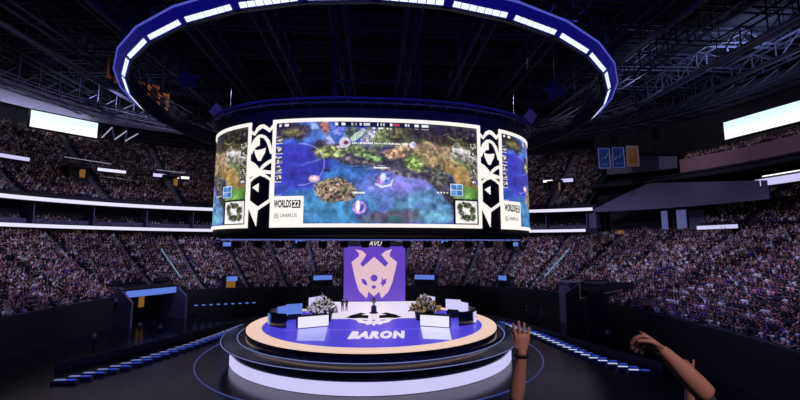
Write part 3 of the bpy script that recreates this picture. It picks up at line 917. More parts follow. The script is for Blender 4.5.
# ---------------------------------------------------------------- big light ring
halo = empty('ring_light', (0, 0, 23.9))
tag(halo, 'giant blue light ring hanging from the roof around the scoreboard, dashed with white led bars', 'ring light')
def rp(r, a, z): return (cos(a) * r, sin(a) * r, z)
def poly_ring(prof, name, mat, n=36, close=True):
    mb = MB(); vs = []
    for i in range(n):
        a = 2 * pi * i / n
        for r, z in prof: vs.append(rp(r, a, z))
    m = len(prof); fs = []
    for i in range(n):
        j = (i + 1) % n
        for k in range(m if close else m - 1):
            l = (k + 1) % m
            fs.append((i * m + k, j * m + k, j * m + l, i * m + l))
    mb.add(vs, fs); return mb.build(name, mat, halo, fix=True)
poly_ring([(25.35, 0.0), (25.5, 0.0), (26.3, 0.7), (26.3, 0.82), (25.35, 0.82)], 'outer_fascia', M['blue_glow'])
poly_ring([(25.38, -0.14), (25.2, -0.14), (25.2, 1.62), (25.38, 1.62)], 'inner_fascia', M['blacksteel'])
poly_ring([(26.31, 0.62), (26.40, 0.62), (26.40, 0.72), (26.31, 0.72)], 'edge_tube', emission('edge_tube_light', rgb(84, 90, 200), 0.8))
mb = MB()
for i in range(36):
    a0 = 2 * pi * i / 36; a1 = 2 * pi * (i + 1) / 36
    for r, z in ((25.0, 1.9), (26.1, 1.9), (25.0, 2.9), (26.1, 2.9)): mb.bar(rp(r, a0, z), rp(r, a1, z), 0.12)
    mb.bar(rp(25.0, a0, 1.9), rp(26.1, a0, 2.9), 0.07); mb.bar(rp(26.1, a0, 1.9), rp(26.1, a1, 2.9), 0.07); mb.bar(rp(25.0, a0, 1.9), rp(25.0, a1, 2.9), 0.07)
mb.build('ring_truss', M['blacksteel'], halo)
for i in range(36):
    a0 = 2 * pi * i / 36 ; a1 = 2 * pi * (i + 1) / 36
    A = Vector(rp(25.5, a0, 0)); B = Vector(rp(25.5, a1, 0)); d = (B - A); L = d.length; d.normalize()
    s = Vector((d.y, -d.x, 0))     # outward
    mb = MB()
    for r in range(2):
        for c in range(7):
            u0 = 0.28 + (L - 0.56) * c / 7 + 0.03; u1 = 0.28 + (L - 0.56) * (c + 1) / 7 - 0.03
            w0 = 0.03 + r * 0.125; w1 = w0 + 0.10
            P = [A + d * u0 + s * w0, A + d * u1 + s * w0, A + d * u1 + s * w1, A + d * u0 + s * w1]
            zlow = lambda w: w * 0.875 - 0.06
            mb.add([(P[0].x, P[0].y, zlow(w0)), (P[1].x, P[1].y, zlow(w0)), (P[2].x, P[2].y, zlow(w1)), (P[3].x, P[3].y, zlow(w1))] +
                   [(p.x, p.y, zlow(w0 if q_ < 2 else w1) + 0.05) for q_, p in enumerate(P)], [(0, 3, 2, 1), (4, 5, 6, 7), (0, 1, 5, 4), (1, 2, 6, 5), (2, 3, 7, 6), (3, 0, 4, 7)])
    mb.build('led_bar', M['led_ring'] if 'led_ring' in M else M.setdefault('led_ring', emission('ring_white_led', rgb(226, 236, 255), 1.25)), halo)
for i in range(0, 36, 3):
    mb = MB(); a = 2 * pi * i / 36; mb.bar(rp(25.6, a, 2.9), rp(25.6, a, 19.6), 0.05); mb.build('suspension_cable', M['blacksteel'], halo)

# ornaments hanging between ring and scoreboard
def star(x, y, z, label):
    t = empty('hanging_star', (x, y, z)); tag(t, label, 'ornament', 'dark stars hanging inside the light ring')
    mb = MB(); R = 1.7; r = 0.75
    pts = []
    for k in range(10):
        a = pi / 2 + k * pi / 5 + 0.2; q = R if k % 2 == 0 else r
        pts.append((cos(a) * q, sin(a) * q * 0.8))
    mb.prism(pts, lambda a, b: (a, -0.2, b), lambda a, b: (a, 0.2, b)); mb.build('star_plate', M['star'], t)
    mb = MB(); mb.bar((0, 0, 1.2), (0, 0, 43.8 - z), 0.05); mb.build('cable', M['steel'], t)
star(-20.4, -5, 27.1, 'dark star-shaped panel hanging at the left inside the light ring')
star(20.6, -5, 26.8, 'dark star-shaped panel hanging at the right inside the light ring')
def diamond(x, y, z, label):
    t = empty('hanging_diamond', (x, y, z)); tag(t, label, 'ornament', 'tan diamonds beside the scoreboard')
    mb = MB(); pts = [(0, 0.95), (0.8, 0.1), (0.15, -0.95), (-0.75, -0.05)]
    mb.prism(pts, lambda a, b: (a, -0.25, b), lambda a, b: (a, 0.25, b)); mb.build('diamond_panel', M['tan'] if 'tan' in M else M.setdefault('tan', material('tan_panel', rgb(190, 160, 110), 0.5)), t)
    mb = MB(); mb.bar((0, 0, 0.8), (0, 0, 43.8 - z), 0.05); mb.build('cable', M['steel'], t)
diamond(-17.1, -5, 23.6, 'small tan diamond panel hanging above the left end of the scoreboard')
diamond(17.5, -5, 23.8, 'small tan diamond panel hanging above the right end of the scoreboard')

# ---------------------------------------------------------------- roof steel
def truss(name, p0, p1, h, w, seg, mat, parent=None, ch=0.28):
    """box truss as three meshes: top chords, bottom chords, web"""
    p0 = Vector(p0); p1 = Vector(p1); d = (p1 - p0); L = d.length; d.normalize(); s = Vector((-d.y, d.x, 0)).normalized() * (w / 2)
    t = empty(name, p0)
    mb = MB(); 
    for k in (-1, 1): mb.bar(s * k + Vector((0, 0, h)), s * k + d * L + Vector((0, 0, h)), ch)
    mb.build('top_chord', mat, t)
    mb = MB()
    for k in (-1, 1): mb.bar(s * k, s * k + d * L, ch)
    mb.build('bottom_chord', mat, t)
    mb = MB(); n = max(2, int(L / seg))
    for k in (-1, 1):
        for i in range(n):
            a = s * k + d * (L * i / n); b = s * k + d * (L * (i + 1) / n)
            up = Vector((0, 0, h))
            mb.bar(a, a + up, ch * .5)
            if i % 2: mb.bar(a, b + up, ch * .5)
            else: mb.bar(a + up, b, ch * .5)
    for i in range(n + 1):
        a = d * (L * i / n); mb.bar(a - s, a + s, ch * .45); mb.bar(a - s + Vector((0, 0, h)), a + s + Vector((0, 0, h)), ch * .45)
    mb.build('web', mat, t)
    return t
for k, x in enumerate(range(-65, 66, 10)):
    t = truss('roof_truss', (x, -44, 38.6), (x, 62, 38.6), 3.2, 1.8, 4.0, M['steel'])
    tag(t, 'long steel roof truss running away from the viewer under the dark roof', 'roof truss', 'long roof trusses')
for k, y in enumerate(range(-36, 60, 9)):
    xe = 84 * (1 - (abs(y + 1.5) / 66) ** 2.5) ** .4 - 4; xe = min(xe, 78)
    t = truss('cross_truss', (-xe, y, 41.2), (xe, y, 41.2), 2.4, 1.4, 4.0, M['steel'], ch=0.22)
    tag(t, 'steel cross truss spanning the width of the dark roof', 'roof truss', 'cross trusses of the roof')
def pipe(name, p0, p1, r, mat, label, cat, group):
    t = MB(); o = Vector(p0); e = Vector(p1) - o
    t.tube([(0, 0, 0), tuple(e * 0.5), tuple(e)], r, 8)
    L = e.length; d = e.normalized()
    for i in range(int(L / 5)):
        q = d * (i * 5.0 + 1); t.bar(q, q + Vector((0, 0, 1.6)), 0.06)
    ob = t.build(name, mat); ob.location = o
    return tag(ob, label, cat, group)
for x, z in ((-49, 37.0), (-35, 37.2), (35, 37.0), (49, 36.6), (56, 36.2)):
    pipe('roof_duct', (x + 2, -40, z), (x + 2, 58, z), 0.35, M['steel'], 'long round duct hung under the roof steel, running away from the viewer', 'duct', 'round ducts under the roof')
# catwalks with rails following the bowl
def catwalk(pts, name, label, mat, w=1.3):
    o = Vector(pts[0]); t = empty(name, o); tag(t, label, 'catwalk')
    P = [Vector(p) - o for p in pts]
    deck = MB(); rl = MB(); st = MB()
    for a, b in zip(P[:-1], P[1:]):
        d = (b - a).normalized(); s = Vector((-d.y, d.x, 0)).normalized() * w / 2
        vs = [a - s, a + s, b + s, b - s]
        deck.add([tuple(v) for v in vs] + [(v.x, v.y, v.z - 0.18) for v in vs], [(0, 1, 2, 3), (7, 6, 5, 4), (0, 4, 5, 1), (1, 5, 6, 2), (2, 6, 7, 3), (3, 7, 4, 0)])
        for k in (-1, 1):
            for hh in (0.6, 1.15): rl.bar(a + s * k + Vector((0, 0, hh)), b + s * k + Vector((0, 0, hh)), 0.09)
            rl.bar(a + s * k, a + s * k + Vector((0, 0, 1.15)), 0.08)
            rl.bar(a + s * k + Vector((0, 0, -0.9)), b + s * k + Vector((0, 0, -0.9)), 0.12)
            st.bar(a + s * k + Vector((0, 0, -0.9)), b + s * k, 0.1)
        st.bar(a + Vector((0, 0, 1.0)), a + Vector((0, 0, 5.0)), 0.08)
        st.bar(a - s + Vector((0, 0, 3)), b + s + Vector((0, 0, 0.4)), 0.1)
    deck.build('deck', mat, t); rl.build('railing', mat, t); st.build('struts', mat, t)
    return t
def curve_pts(a, b, z, d0, d1, step=3.0):
    return [(se(p, a, b).x, se(p, a, b).y, z(p) if callable(z) else z) for p in arc(radians(d0), radians(d1), step)]
catwalk(curve_pts(55, 43, 33.2, 118, 190), 'catwalk', 'silver steel catwalk curving under the roof at the left', M['silver'])
catwalk(curve_pts(60, 47, 35.0, 118, 190), 'catwalk', 'outer steel catwalk above the left upper deck, behind the row of stage lights', M['steel'])
catwalk(curve_pts(66, 52, 35.4, -30, 60), 'catwalk', 'steel catwalk curving under the roof at the right above the wall screen', M['steel'])
catwalk(curve_pts(48, 38, 34.0, 20, 60), 'catwalk', 'inner steel catwalk curving under the roof at the right of the light ring', M['steel'])
catwalk(curve_pts(52, 42, 32.6, 62, 118), 'catwalk', 'far steel catwalk crossing behind the scoreboard', M['steel'])

# stage lights hanging in a row from the left catwalk
def fixture(x, y, z, rz):
    t = empty('stage_light', (x, y, z), rz); t.scale = (1.3, 1.3, 1.3)
    mb = MB(); mb.tube([(0, 0, 0), (0, -0.35, -0.5), (0, -0.7, -1.0)], 0.3, 8, rad=[0.22, 0.34, 0.4]); mb.build('lamp_body', M['blacksteel'], t)
    mb = MB(); mb.bar((-0.4, 0, 0.5), (-0.4, -0.35, -0.4), 0.07); mb.bar((0.4, 0, 0.5), (0.4, -0.35, -0.4), 0.07); mb.bar((-0.4, 0, 0.5), (0.4, 0, 0.5), 0.07); mb.build('yoke', M['blacksteel'], t)
    mb = MB(); mb.bar((0, 0, 0.5), (0, 0, 1.4), 0.08); mb.build('clamp', M['steel'], t)
    return t
i = 0
for p in arc(radians(140), radians(158), 1.6):
    q = se(p, 60, 47)
    t = fixture(q.x, q.y, 36.6 - 0.5 * (i % 2), p - pi / 2)
    tag(t, 'black stage light hanging in the row in front of the left wall screen', 'stage light', 'stage lights in front of the left wall screen'); i += 1
for k, (a, z) in enumerate([(28, 34.2), (34, 34.2), (40, 33.2), (46, 33.2), (52, 33.2), (58, 33.2)]):
    q = se(radians(a), 48, 38)
    t = fixture(q.x, q.y, 32.7, radians(a) - pi / 2)
    tag(t, 'black stage light hanging under the inner catwalk on the right', 'stage light', 'stage lights under the right catwalk')

# ---------------------------------------------------------------- hanging banners
def banner(x, y, z, w, h, mat, label, group, rz=0.0, name='hanging_banner', mark=None):
    t = empty(name, (x, y, z), rz); tag(t, label, 'banner', group)
    mb = MB(); mb.box((0, 0, -h / 2), (w, 0.06, h)); mb.build('cloth', mat, t)
    mb = MB()
    for a, b in (((-w / 2 + .15, -.15), (w / 2 - .15, -.15)), ((-w / 2 + .15, -h + .15), (w / 2 - .15, -h + .15)), ((-w / 2 + .15, -.15), (-w / 2 + .15, -h + .15)), ((w / 2 - .15, -.15), (w / 2 - .15, -h + .15))):
        mb.bar((a[0], -0.05, a[1]), (b[0], -0.05, b[1]), 0.12)
    mb.build('border', mark or M['pale_cloth'], t)
    mb = MB(); mb.bar((-w / 2 - .1, 0, 0.05), (w / 2 + .1, 0, 0.05), 0.14); mb.bar((-w / 2, 0, 0), (-w / 2, 0, 3.5), 0.05); mb.bar((w / 2, 0, 0), (w / 2, 0, 3.5), 0.05); mb.build('hanger', M['blacksteel'], t)
    return t
b1 = banner(43.5, 24, 27.9, 2.35, 4.1, M['blue_cloth'], 'blue hanging banner with pale border, leftmost of three', 'blue banners by the right deck', radians(-6))
b2 = banner(46.3, 24, 28.1, 2.4, 4.15, M['blue_cloth'], 'blue hanging banner with pale border, beside the gold one', 'blue banners by the right deck', radians(-6))
b3 = banner(49.15, 24, 28.4, 2.4, 4.1, M['gold_cloth'], 'gold hanging banner with a round emblem, right of the two blue ones', None, radians(-6), mark=M['pale_cloth'])
for b in (b1, b2):
    mb = MB(); mb.tube([(-0.7, -0.06, -2.5), (-0.2, -0.06, -1.9), (0.1, -0.06, -2.1), (0.7, -0.06, -1.2)], 0.08, 4); mb.tube([(-0.6, -0.06, -3.3), (0.6, -0.06, -3.15)], 0.05, 4); mb.build('script_mark', M['pale_cloth'], b)
mb = MB(); mb.tube([(cos(a) * 0.65, -0.07, -1.6 + sin(a) * 0.65) for a in [2 * pi * k / 20 for k in range(20)]], 0.09, 4, True); mb.bar((-0.65, -0.06, -2.8), (0.65, -0.06, -2.8), 0.16); mb.bar((-0.65, -0.06, -3.25), (0.65, -0.06, -3.25), 0.16); mb.build('round_emblem', M['orange_cloth'], b3)
for k, (x, y, z) in enumerate(((-43.3, 18, 40.2), (-42.0, 18, 39.4), (-38.3, 18, 36.2), (-36.8, 18.3, 35.9), (-35.3, 18.6, 34.6))):
    o = banner(x, y, z, 1.7, 3.6, M['orange_cloth'], ['gold-orange banner hanging under the roof at the left, nearest of five', 'gold-orange banner at the left, second nearest of five', 'gold-orange banner at the left, middle one of five', 'gold-orange banner at the left, second farthest of five', 'gold-orange banner at the left, farthest of five near the light ring'][k], 'gold banners at the left', radians(30), mark=M['orange_cloth'])
    mb = MB(); mb.box((0, -0.06, -1.8), (0.8, 0.06, 2.2)); mb.build('dark_print', M['drape'], o)

# ---------------------------------------------------------------- stage
SCX, SCY = 0.0, 2.9
stage = empty('round_stage', (SCX, SCY, ZF))
tag(stage, 'round glowing stage with purple floor and cream rim in the middle of the arena', 'stage')
H0 = -ZF
mb = MB(); mb.lathe([(0.01, H0 - 0.05), (14.7, H0 - 0.05), (14.7, H0 - 0.45), (0.01, H0 - 0.45)], n=96); mb.build('stage_deck', M['gloss'], stage)
mb = MB(); mb.lathe([(13.1, H0), (14.75, H0), (14.75, H0 - 0.12), (13.1, H0 - 0.12), (13.1, H0)], n=96); mb.build('cream_rim', M['cream'], stage)
def disc_poly(r, n=96): return [(cos(2 * pi * k / n) * r, sin(2 * pi * k / n) * r) for k in range(n)]
# purple disc is cut by the straight back line of the white floor (local y = 1.9)
YB = 2.25
pp = []
for k in range(97):
    a = -pi - 0.135 + (pi + 0.27) * k / 96
    pp.append((cos(a) * 13.08, sin(a) * 13.08))
mb = MB(); n = len(pp)
mb.prism(pp, lambda a, b: (a, b, H0 - 0.12), lambda a, b: (a, b, H0 - 0.01))
mb.build('purple_floor', M['stage_purple'], stage, fix=True)
# rest of the disc behind the line, purple at the sides
for sgn in (-1, 1):
    q = [(sgn * 7.9, YB)] + [(sgn * cos(a) * 13.08, sin(a) * 13.08) for a in np.linspace(0.135, 0.86, 20)] + [(sgn * 7.9, 9.9)]
    mb = MB(); mb.prism(q, lambda a, b: (a, b, H0 - 0.12), lambda a, b: (a, b, H0 - 0.01)); mb.build('side_floor', M['stage_purple'], stage, fix=True)
wp = [(-7.85, YB), (7.85, YB), (8.0, 13.2), (7.9, 16.0), (7.0, 17.7), (-7.6, 17.7), (-8.6, 16.0), (-8.7, 13.2)]
mb = MB(); mb.prism(wp, lambda a, b: (a, b, H0 - 0.6), lambda a, b: (a, b, H0 + 0.03)); mb.build('white_floor', M['stage_white'], stage, fix=True)
mb = MB(); mb.box((-0.3, 16.0, H0 / 2 - 0.4), (15.0, 3.6, H0 - 0.9)); mb.build('runway_base', M['blacksteel'], stage)
# lower glossy tiers
mb = MB(); mb.lathe([(14.0, H0 - 0.45), (15.3, H0 - 0.5), (15.6, H0 - 0.75), (17.2, H0 - 0.85), (17.2, H0 - 1.05), (16.5, H0 - 1.1), (16.2, H0 - 1.2), (16.2, 0.0)], n=96); mb.build('glossy_tier', M['gloss'], stage)
for r, z in ((15.62, H0 - 0.7), (17.25, H0 - 0.9)):
    mb = MB(); mb.tube([rp(r, 2 * pi * k / 120, z) for k in range(120)], 0.035, 4, True); mb.build('edge_light', emission('dim_edge_light', rgb(130, 140, 200), 0.8), stage)
mb = MB(); mb.lathe([(16.24, 0.05), (16.34, 0.05), (16.34, 1.1), (16.24, 1.1)], n=60, a0=radians(-157), a1=radians(-23)); mb.build('led_skirt', M['led_lavender'], stage)
# glowing sheets that paint the counters' reflection on the stage floor
for sgn, name in ((-1, 'left'), (1, 'right')):
    q = [(-8.4, -1.5), (-5.3, -0.1), (-4.8, -7.2), (-7.5, -7.0)] if sgn < 0 else [(5.4, -0.75), (8.5, -2.0), (7.7, -7.6), (4.95, -6.9)]
    q = [(a, b - SCY) for a, b in q]
    mb = MB(); mb.prism(q, lambda a, b: (a, b, H0 - 0.02), lambda a, b: (a, b, H0 + 0.012)); mb.build('counter_reflection', emission('painted_reflection_' + name, rgb(*((150, 150, 232) if sgn < 0 else (208, 206, 244))), 1.0, 0.12, 0.5, 0.05), stage, fix=True)
# lettering on the floor
def fl_fn(x0, y0, z0=H0 + 0.015):
    return lambda x, y, z: (x0 + x, y0 + y, z0 + max(0, z))
ob = text_obj('floor_lettering', 'BARON', 4.3, M['stage_white'], stage, fl_fn(0.25, -7.9), extrude=0.01, shear=0.25, offset=0.33, sx=0.345, spacing=1.2)
mb = MB(); mb.box((0, -4.9, H0 + 0.005), (20, 0.08, 0.012)); mb.build('floor_line', emission('thin_floor_line', rgb(130, 120, 230), 1), stage)

# emblem: horned mask, digitised from its outline (x right, y down), centre about (238, 215)
emblem = [(125, 75), (165, 82), (190, 105), (180, 125), (155, 160), (170, 178), (238, 118), (305, 178), (322, 155), (295, 125), (280, 105), (305, 84), (346, 73), (330, 98), (332, 116), (375, 150), (364, 200), (346, 268), (325, 320), (283, 360), (268, 322), (238, 348), (206, 320), (195, 360), (150, 318), (130, 262), (103, 150), (146, 115), (148, 98)]
eyes = [[(238 + cos(a) * 21, 242 + sin(a) * 20) for a in [2 * pi * k / 16 for k in range(16)]],
        [(237 + cos(a) * 14, 294 + sin(a) * 10) for a in [2 * pi * k / 12 for k in range(12)]],
        [(161, 246), (180, 248), (193, 262), (200, 284), (182, 281), (168, 268)],
        [(285, 232), (292, 252), (302, 250), (313, 244), (308, 264), (312, 270), (300, 278), (290, 294), (286, 280), (274, 274), (284, 262)]]
def emblem_mesh(fn0, fn1, polys, name, mat, parent):
    mb = MB()
    for p in polys: mb.prism(p, fn0, fn1)
    o = mb.build(name, mat, parent)
    bm = bmesh.new(); bm.from_mesh(o.data)
    bmesh.ops.triangulate(bm, faces=[f for f in bm.faces if len(f.verts) > 4], ngon_method='EAR_CLIP')
    bmesh.ops.recalc_face_normals(bm, faces=bm.faces)
    bm.to_mesh(o.data); bm.free()
    return o
# floor emblem: pale chin of the mask on the purple floor, dark wings on the white floor
def fe(z):
    return lambda a, b: ((a - 240) / 34.0, 4.2 - (b - 200) / 20.0, H0 + z)
chin = [(140, 249), (164, 262), (178, 300), (205, 312), (214, 330), (232, 318), (240, 345), (250, 318), (266, 330), (278, 312), (302, 300), (318, 262), (342, 249)]
emblem_mesh(fe(0.045), fe(0.0), [chin], 'floor_emblem', M['stage_white'], stage)
emblem_mesh(fe(0.06), fe(0.03), [[(190, 268), (215, 272), (212, 284), (196, 280)], [(268, 272), (292, 268), (286, 280), (270, 284)], [(232, 272), (248, 272), (244, 286), (236, 286)]], 'emblem_eyes', M['stage_purple'], stage)
wing = [(118, 232), (140, 196), (180, 160), (204, 176), (178, 196), (216, 204), (216, 246), (176, 240), (150, 246)]
emblem_mesh(fe(0.06), fe(0.03), [wing, [(480 - a, b) for a, b in wing]], 'emblem_wings', M['drape'], stage)

# trophy on its small dark plinth
t = empty('trophy', (0.0, 8.6, 0.06)); tag(t, 'tall silver-blue trophy on a plinth at the centre of the stage', 'trophy')
mb = MB(); mb.lathe([(0.01, 0), (0.62, 0), (0.62, 0.1), (0.4, 0.16), (0.36, 0.9), (0.44, 0.96), (0.01, 0.96)], n=16); mb.build('plinth', material('blue_plinth', rgb(30, 50, 130), 0.3), t)
mb = MB(); mb.lathe([(0.01, 0.96), (0.26, 0.98), (0.1, 1.1), (0.09, 1.25), (0.25, 1.45), (0.3, 1.75), (0.22, 1.95), (0.26, 2.05), (0.01, 1.9)], n=16); mb.build('cup', M['silver'], t, True)
mb = MB()
for s in (-1, 1): mb.tube([(s * 0.26, 0, 1.45), (s * 0.48, 0, 1.6), (s * 0.42, 0, 1.9), (s * 0.25, 0, 1.95)], 0.035, 6)
mb.build('handles', M['silver'], t, True)

# ---------------------------------------------------------------- team pods on the stage
def pod(sgn):
    side = 'left' if sgn < 0 else 'right'
    # curved booth
    cx, cy, R = sgn * 9.2, 2.6, 3.3
    t = empty('curved_booth', (cx, cy, 0.0)); tag(t, 'dark curved team booth with blue screens on the %s side of the stage' % side, 'booth')
    a0, a1 = (radians(100), radians(258)) if sgn < 0 else (radians(-78), radians(80))
    mb = MB(); mb.lathe([(R, 0), (R + 0.15, 0), (R + 0.1, 1.5), (R - 0.05, 1.5), (R, 0)], n=24, a0=a0, a1=a1); mb.build('curved_wall', M['glass_screen'], t)
    mb = MB(); mb.tube([(cos(a) * (R + .03), sin(a) * (R + .03), 1.53) for a in np.linspace(a0, a1, 25)], 0.05, 5); mb.build('top_rail', M['silver'] if sgn > 0 else M['blacksteel'], t)
    mb = MB()
    if sgn < 0:
        mb.lathe([(R + 0.17, 0.1), (R + 0.19, 0.1), (R + 0.19, 1.35), (R + 0.17, 1.35)], n=6, a0=radians(196), a1=radians(216))
    else:
        mb.lathe([(R + 0.17, 0.1), (R + 0.19, 0.1), (R + 0.19, 1.35), (R + 0.17, 1.35)], n=6, a0=radians(-40), a1=radians(-16))
    mb.build('lit_panel', M['led_blue'] if sgn < 0 else M['led_lavender'], t)
    # inner angled screens
    for k, (u, w, z, mat) in enumerate((((150, 1, 1.2, 'led_blue'), (112, 1, 1.3, 'led_blue')) if sgn < 0 else ((62, 1, 1.7, 'led_lavender'), (22, 1, 1.5, 'led_lavender')))):
        a = radians(u); q = Vector((cos(a) * (R - 1.0), sin(a) * (R - 1.0), z))
        s = empty('x', (0, 0, 0)); bpy.data.objects.remove(s)
        mb = MB(); mb.box(q, (0.12, 2.0, 1.25), rz=a if sgn < 0 else a); o = mb.build('monitor_wall', M[mat], t)
        mb = MB(); mb.box((q.x, q.y, 0.45), (0.1, 1.8, 0.9), rz=a); mb.build('monitor_stand', M['blacksteel'], t)
    mb = MB(); mb.lathe([(R - 1.0, 0.72), (R - 0.2, 0.72), (R - 0.2, 0.8), (R - 1.0, 0.8), (R - 1.0, 0.72)], n=20, a0=a0 + 1.0 * (sgn < 0), a1=a1 - 1.0 * (sgn > 0)); mb.build('desk_top', M['blacksteel'], t)
    mb = MB(); mb.lathe([(R + 0.16, 0.5), (R + 0.2, 0.55), (R + 0.16, 1.2)], n=8, a0=radians(182 if sgn < 0 else -30), a1=radians(190 if sgn < 0 else -20)); mb.build('pale_stroke', M['ivory'], t)
    # white luminous counter in front
    x0, x1 = (-8.45, -5.25) if sgn < 0 else (5.4, 8.5)
    y0, y1 = (-1.3, 0.15) if sgn < 0 else (-0.5, -1.85)
    c = empty('counter', ((x0 + x1) / 2, (y0 + y1) / 2, 0.0), atan2(y1 - y0, x1 - x0)); tag(c, 'white glowing counter in front of the %s team booth' % side, 'counter')
    L = sqrt((x1 - x0) ** 2 + (y1 - y0) ** 2)
    mb = MB(); mb.box((0, 0, 0.68), (L, 0.12, 1.2)); mb.build('front_panel', M['led_counter'] if 'led_counter' in M else M.setdefault('led_counter', emission('counter_white', rgb(236, 232, 255), 1)), c)
    mb = MB(); mb.box((0, 0.45, 1.32), (L + 0.1, 1.1, 0.06)); mb.box((0, 0.45, 0.04), (L, 1.0, 0.08)); mb.box((-L / 2 + .05, 0.5, 0.68), (0.08, 0.9, 1.22)); mb.box((L / 2 - .05, 0.5, 0.68), (0.08, 0.9, 1.22)); mb.build('counter_body', M['blacksteel'], c)
    # pale flower arrangement behind the counter
    f = empty('flower_arrangement', (sgn * 6.4 , 3.6 , 0.0)); tag(f, ('ivory' if sgn < 0 else 'gold and ivory') + ' leafy arrangement behind the %s white counter' % side, 'flowers')
    mb = MB(); mb.lathe([(0.01, 0), (1.1, 0), (1.25, 0.9), (1.1, 0.95), (0.01, 0.9)], n=14); mb.build('planter', M['blacksteel'], f)
    R_ = random.Random(5 + sgn); lf = MB(); br = MB(); dk = MB()
    for k in range(260):
        a = R_.uniform(0, 2 * pi); rr = R_.uniform(0.2, 2.0); zz = 0.9 + R_.random() * 1.9 * (1.2 - rr / 2.2) + 0.15
        p = Vector((cos(a) * rr, sin(a) * rr * 0.6, zz))
        if k % 5 in (0, 2):
            lf.ball(p, R_.uniform(0.13, 0.26), 1, 1, 0.8, 7, 5)
        elif k % 5 in (1, 3):
            d = Vector((R_.uniform(-1, 1), R_.uniform(-1, 1), R_.uniform(0, 1))).normalized() * R_.uniform(.4, .7); s = d.cross(Vector((0, 0, 1))).normalized() * 0.1
            br.add([p, p + d * .5 + s, p + d, p + d * .5 - s, p + d * .5 + Vector((0, 0, .05))], [(0, 1, 4), (1, 2, 4), (2, 3, 4), (3, 0, 4), (0, 3, 2, 1)])
        else: dk.ball(p, R_.uniform(.08, .15), 1, 1, .7, 6, 4)
        dk.bar((p.x * .3, p.y * .3, 0.9), p, 0.04)
    lf.build('blossoms', M['ivory'] if sgn < 0 else M['gold'], f, True)['kind'] = 'stuff'
    br.build('pale_leaves', M['ivory'], f)['kind'] = 'stuff'
    dk.build('dark_foliage', M['stem'], f)['kind'] = 'stuff'
pod(-1); pod(1)
# framed white side screens where the booths meet the runway
for sgn in (-1, 1):
    t = empty('runway_screen', (sgn * 8.1 - 0.2, 11.6, 0.0), radians(-58 * sgn)); tag(t, 'pale upright screen with dark frame at the %s edge of the white runway' % ('left' if sgn < 0 else 'right'), 'screen')
    mb = MB(); mb.box((0, 0, 1.15), (3.4, 0.12, 1.7)); mb.build('screen_face', M['led_lavender'], t)
    mb = MB(); mb.box((0, 0.1, 0.2), (3.6, 0.3, 0.25)); mb.box((-1.75, 0.02, 1.1), (0.12, 0.2, 1.9)); mb.box((1.75, 0.02, 1.1), (0.12, 0.2, 1.9)); mb.box((0, 0.02, 2.03), (3.6, 0.2, 0.08)); mb.build('frame', M['blacksteel'], t)

# ---------------------------------------------------------------- purple screen behind the stage
t = empty('emblem_screen', (0.1, 21.1, 0.0)); tag(t, 'tall purple screen with a pale horned mask emblem behind the stage', 'screen')
mb = MB(); mb.box((0, 0.15, 4.6), (10.4, 0.3, 9.2)); mb.build('screen_face', M['purple'], t)
mb = MB(); mb.box((0, 0.5, 4.85), (10.3, 0.4, 9.6)); mb.box((-4.6, 0.9, 3.3), (0.3, 0.6, 12.8)); mb.box((4.6, 0.9, 3.3), (0.3, 0.6, 12.8)); mb.build('backing', M['blacksteel'], t)
k = 10.4 / 365.0
def fb(off): return lambda a, b: ((a - 241.5) * k, off, 9.2 - (b - 57) * k * 1.01)
emblem_mesh(fb(-0.05), fb(0.0), [emblem], 'mask_emblem', M['pink'], t)
emblem_mesh(fb(-0.08), fb(-0.051), eyes, 'emblem_eyes', M['purple'], t)
mb = MB(); mb.box((0, 0.3, 9.62), (10.4, 0.4, 0.8)); hd = mb.build('header_panel', M['steel'], t)
text_obj('header_lettering', 'AVU', 1.15, M['frame_white'], hd, lambda x, y, z: (x, 0.08 - max(0, z), 9.66 + y), extrude=0.02, shear=0.3, sx=0.95)

# ---------------------------------------------------------------- made-up bars in place of floor seating that catches reflections
M['bar_blue'] = emission('bar_blue', rgb(44, 70, 200), 0.8)
M['bar_white'] = emission('bar_white', rgb(190, 205, 255), 1.0)
M['bar_dim'] = emission('bar_dim', rgb(120, 130, 190), 0.9)
for gname, path in (('left', [(-19.6, 17.5), (-20.9, 10.5), (-22.0, 5.5), (-23.4, 1.0), (-25.2, -4.0), (-28.0, -9.0)]), ('right', [(19.8, 17.5), (21.4, 12.5), (22.6, 7.5), (23.2, 2.0), (24.0, -4.2), (26.0, -9.5)])):
    P_ = [Vector((x, y, 0)) for x, y in path]; cum_ = [0.0]
    for a, b in zip(P_[:-1], P_[1:]): cum_.append(cum_[-1] + (b - a).length)
    n = int(cum_[-1] / 1.15)
    for i in range(n):
        d_ = cum_[-1] * (i + .5) / n
        x = float(np.interp(d_, cum_, [p.x for p in P_])); y = float(np.interp(d_, cum_, [p.y for p in P_]))
        x2 = float(np.interp(d_ + .3, cum_, [p.x for p in P_])); y2 = float(np.interp(d_ + .3, cum_, [p.y for p in P_]))
        rz = atan2(y2 - y, x2 - x) + pi / 2 + (0.5 if gname == 'left' else -0.5)
        t = empty('made_up_floor_bar', (x, y, ZF), rz)
        tag(t, 'made-up silver bar with glowing strips, one of the curved row %s of the stage' % gname, 'floor bar', 'made-up floor bars, ' + gname)
        mb = MB(); mb.box((0, 0, 0.15), (2.2, 0.5, 0.3)); mb.build('housing', M['silver'], t)
        mb = MB(); mb.box((-0.45, 0.05, 0.32), (0.9, 0.22, 0.05)); mb.build('white_strip', M['bar_white'] if gname == 'right' else M['bar_dim'], t)
        mb = MB(); mb.box((0.55, 0.0, 0.32), (0.7, 0.3, 0.05)); mb.build('blue_strip', M['bar_blue'], t)
mb = MB(); mb.tube([(SCX + cos(a) * 19.6, SCY + sin(a) * 19.6, ZF + 0.05) for a in np.linspace(0, 2 * pi, 160, endpoint=False)], 0.06, 4, True)
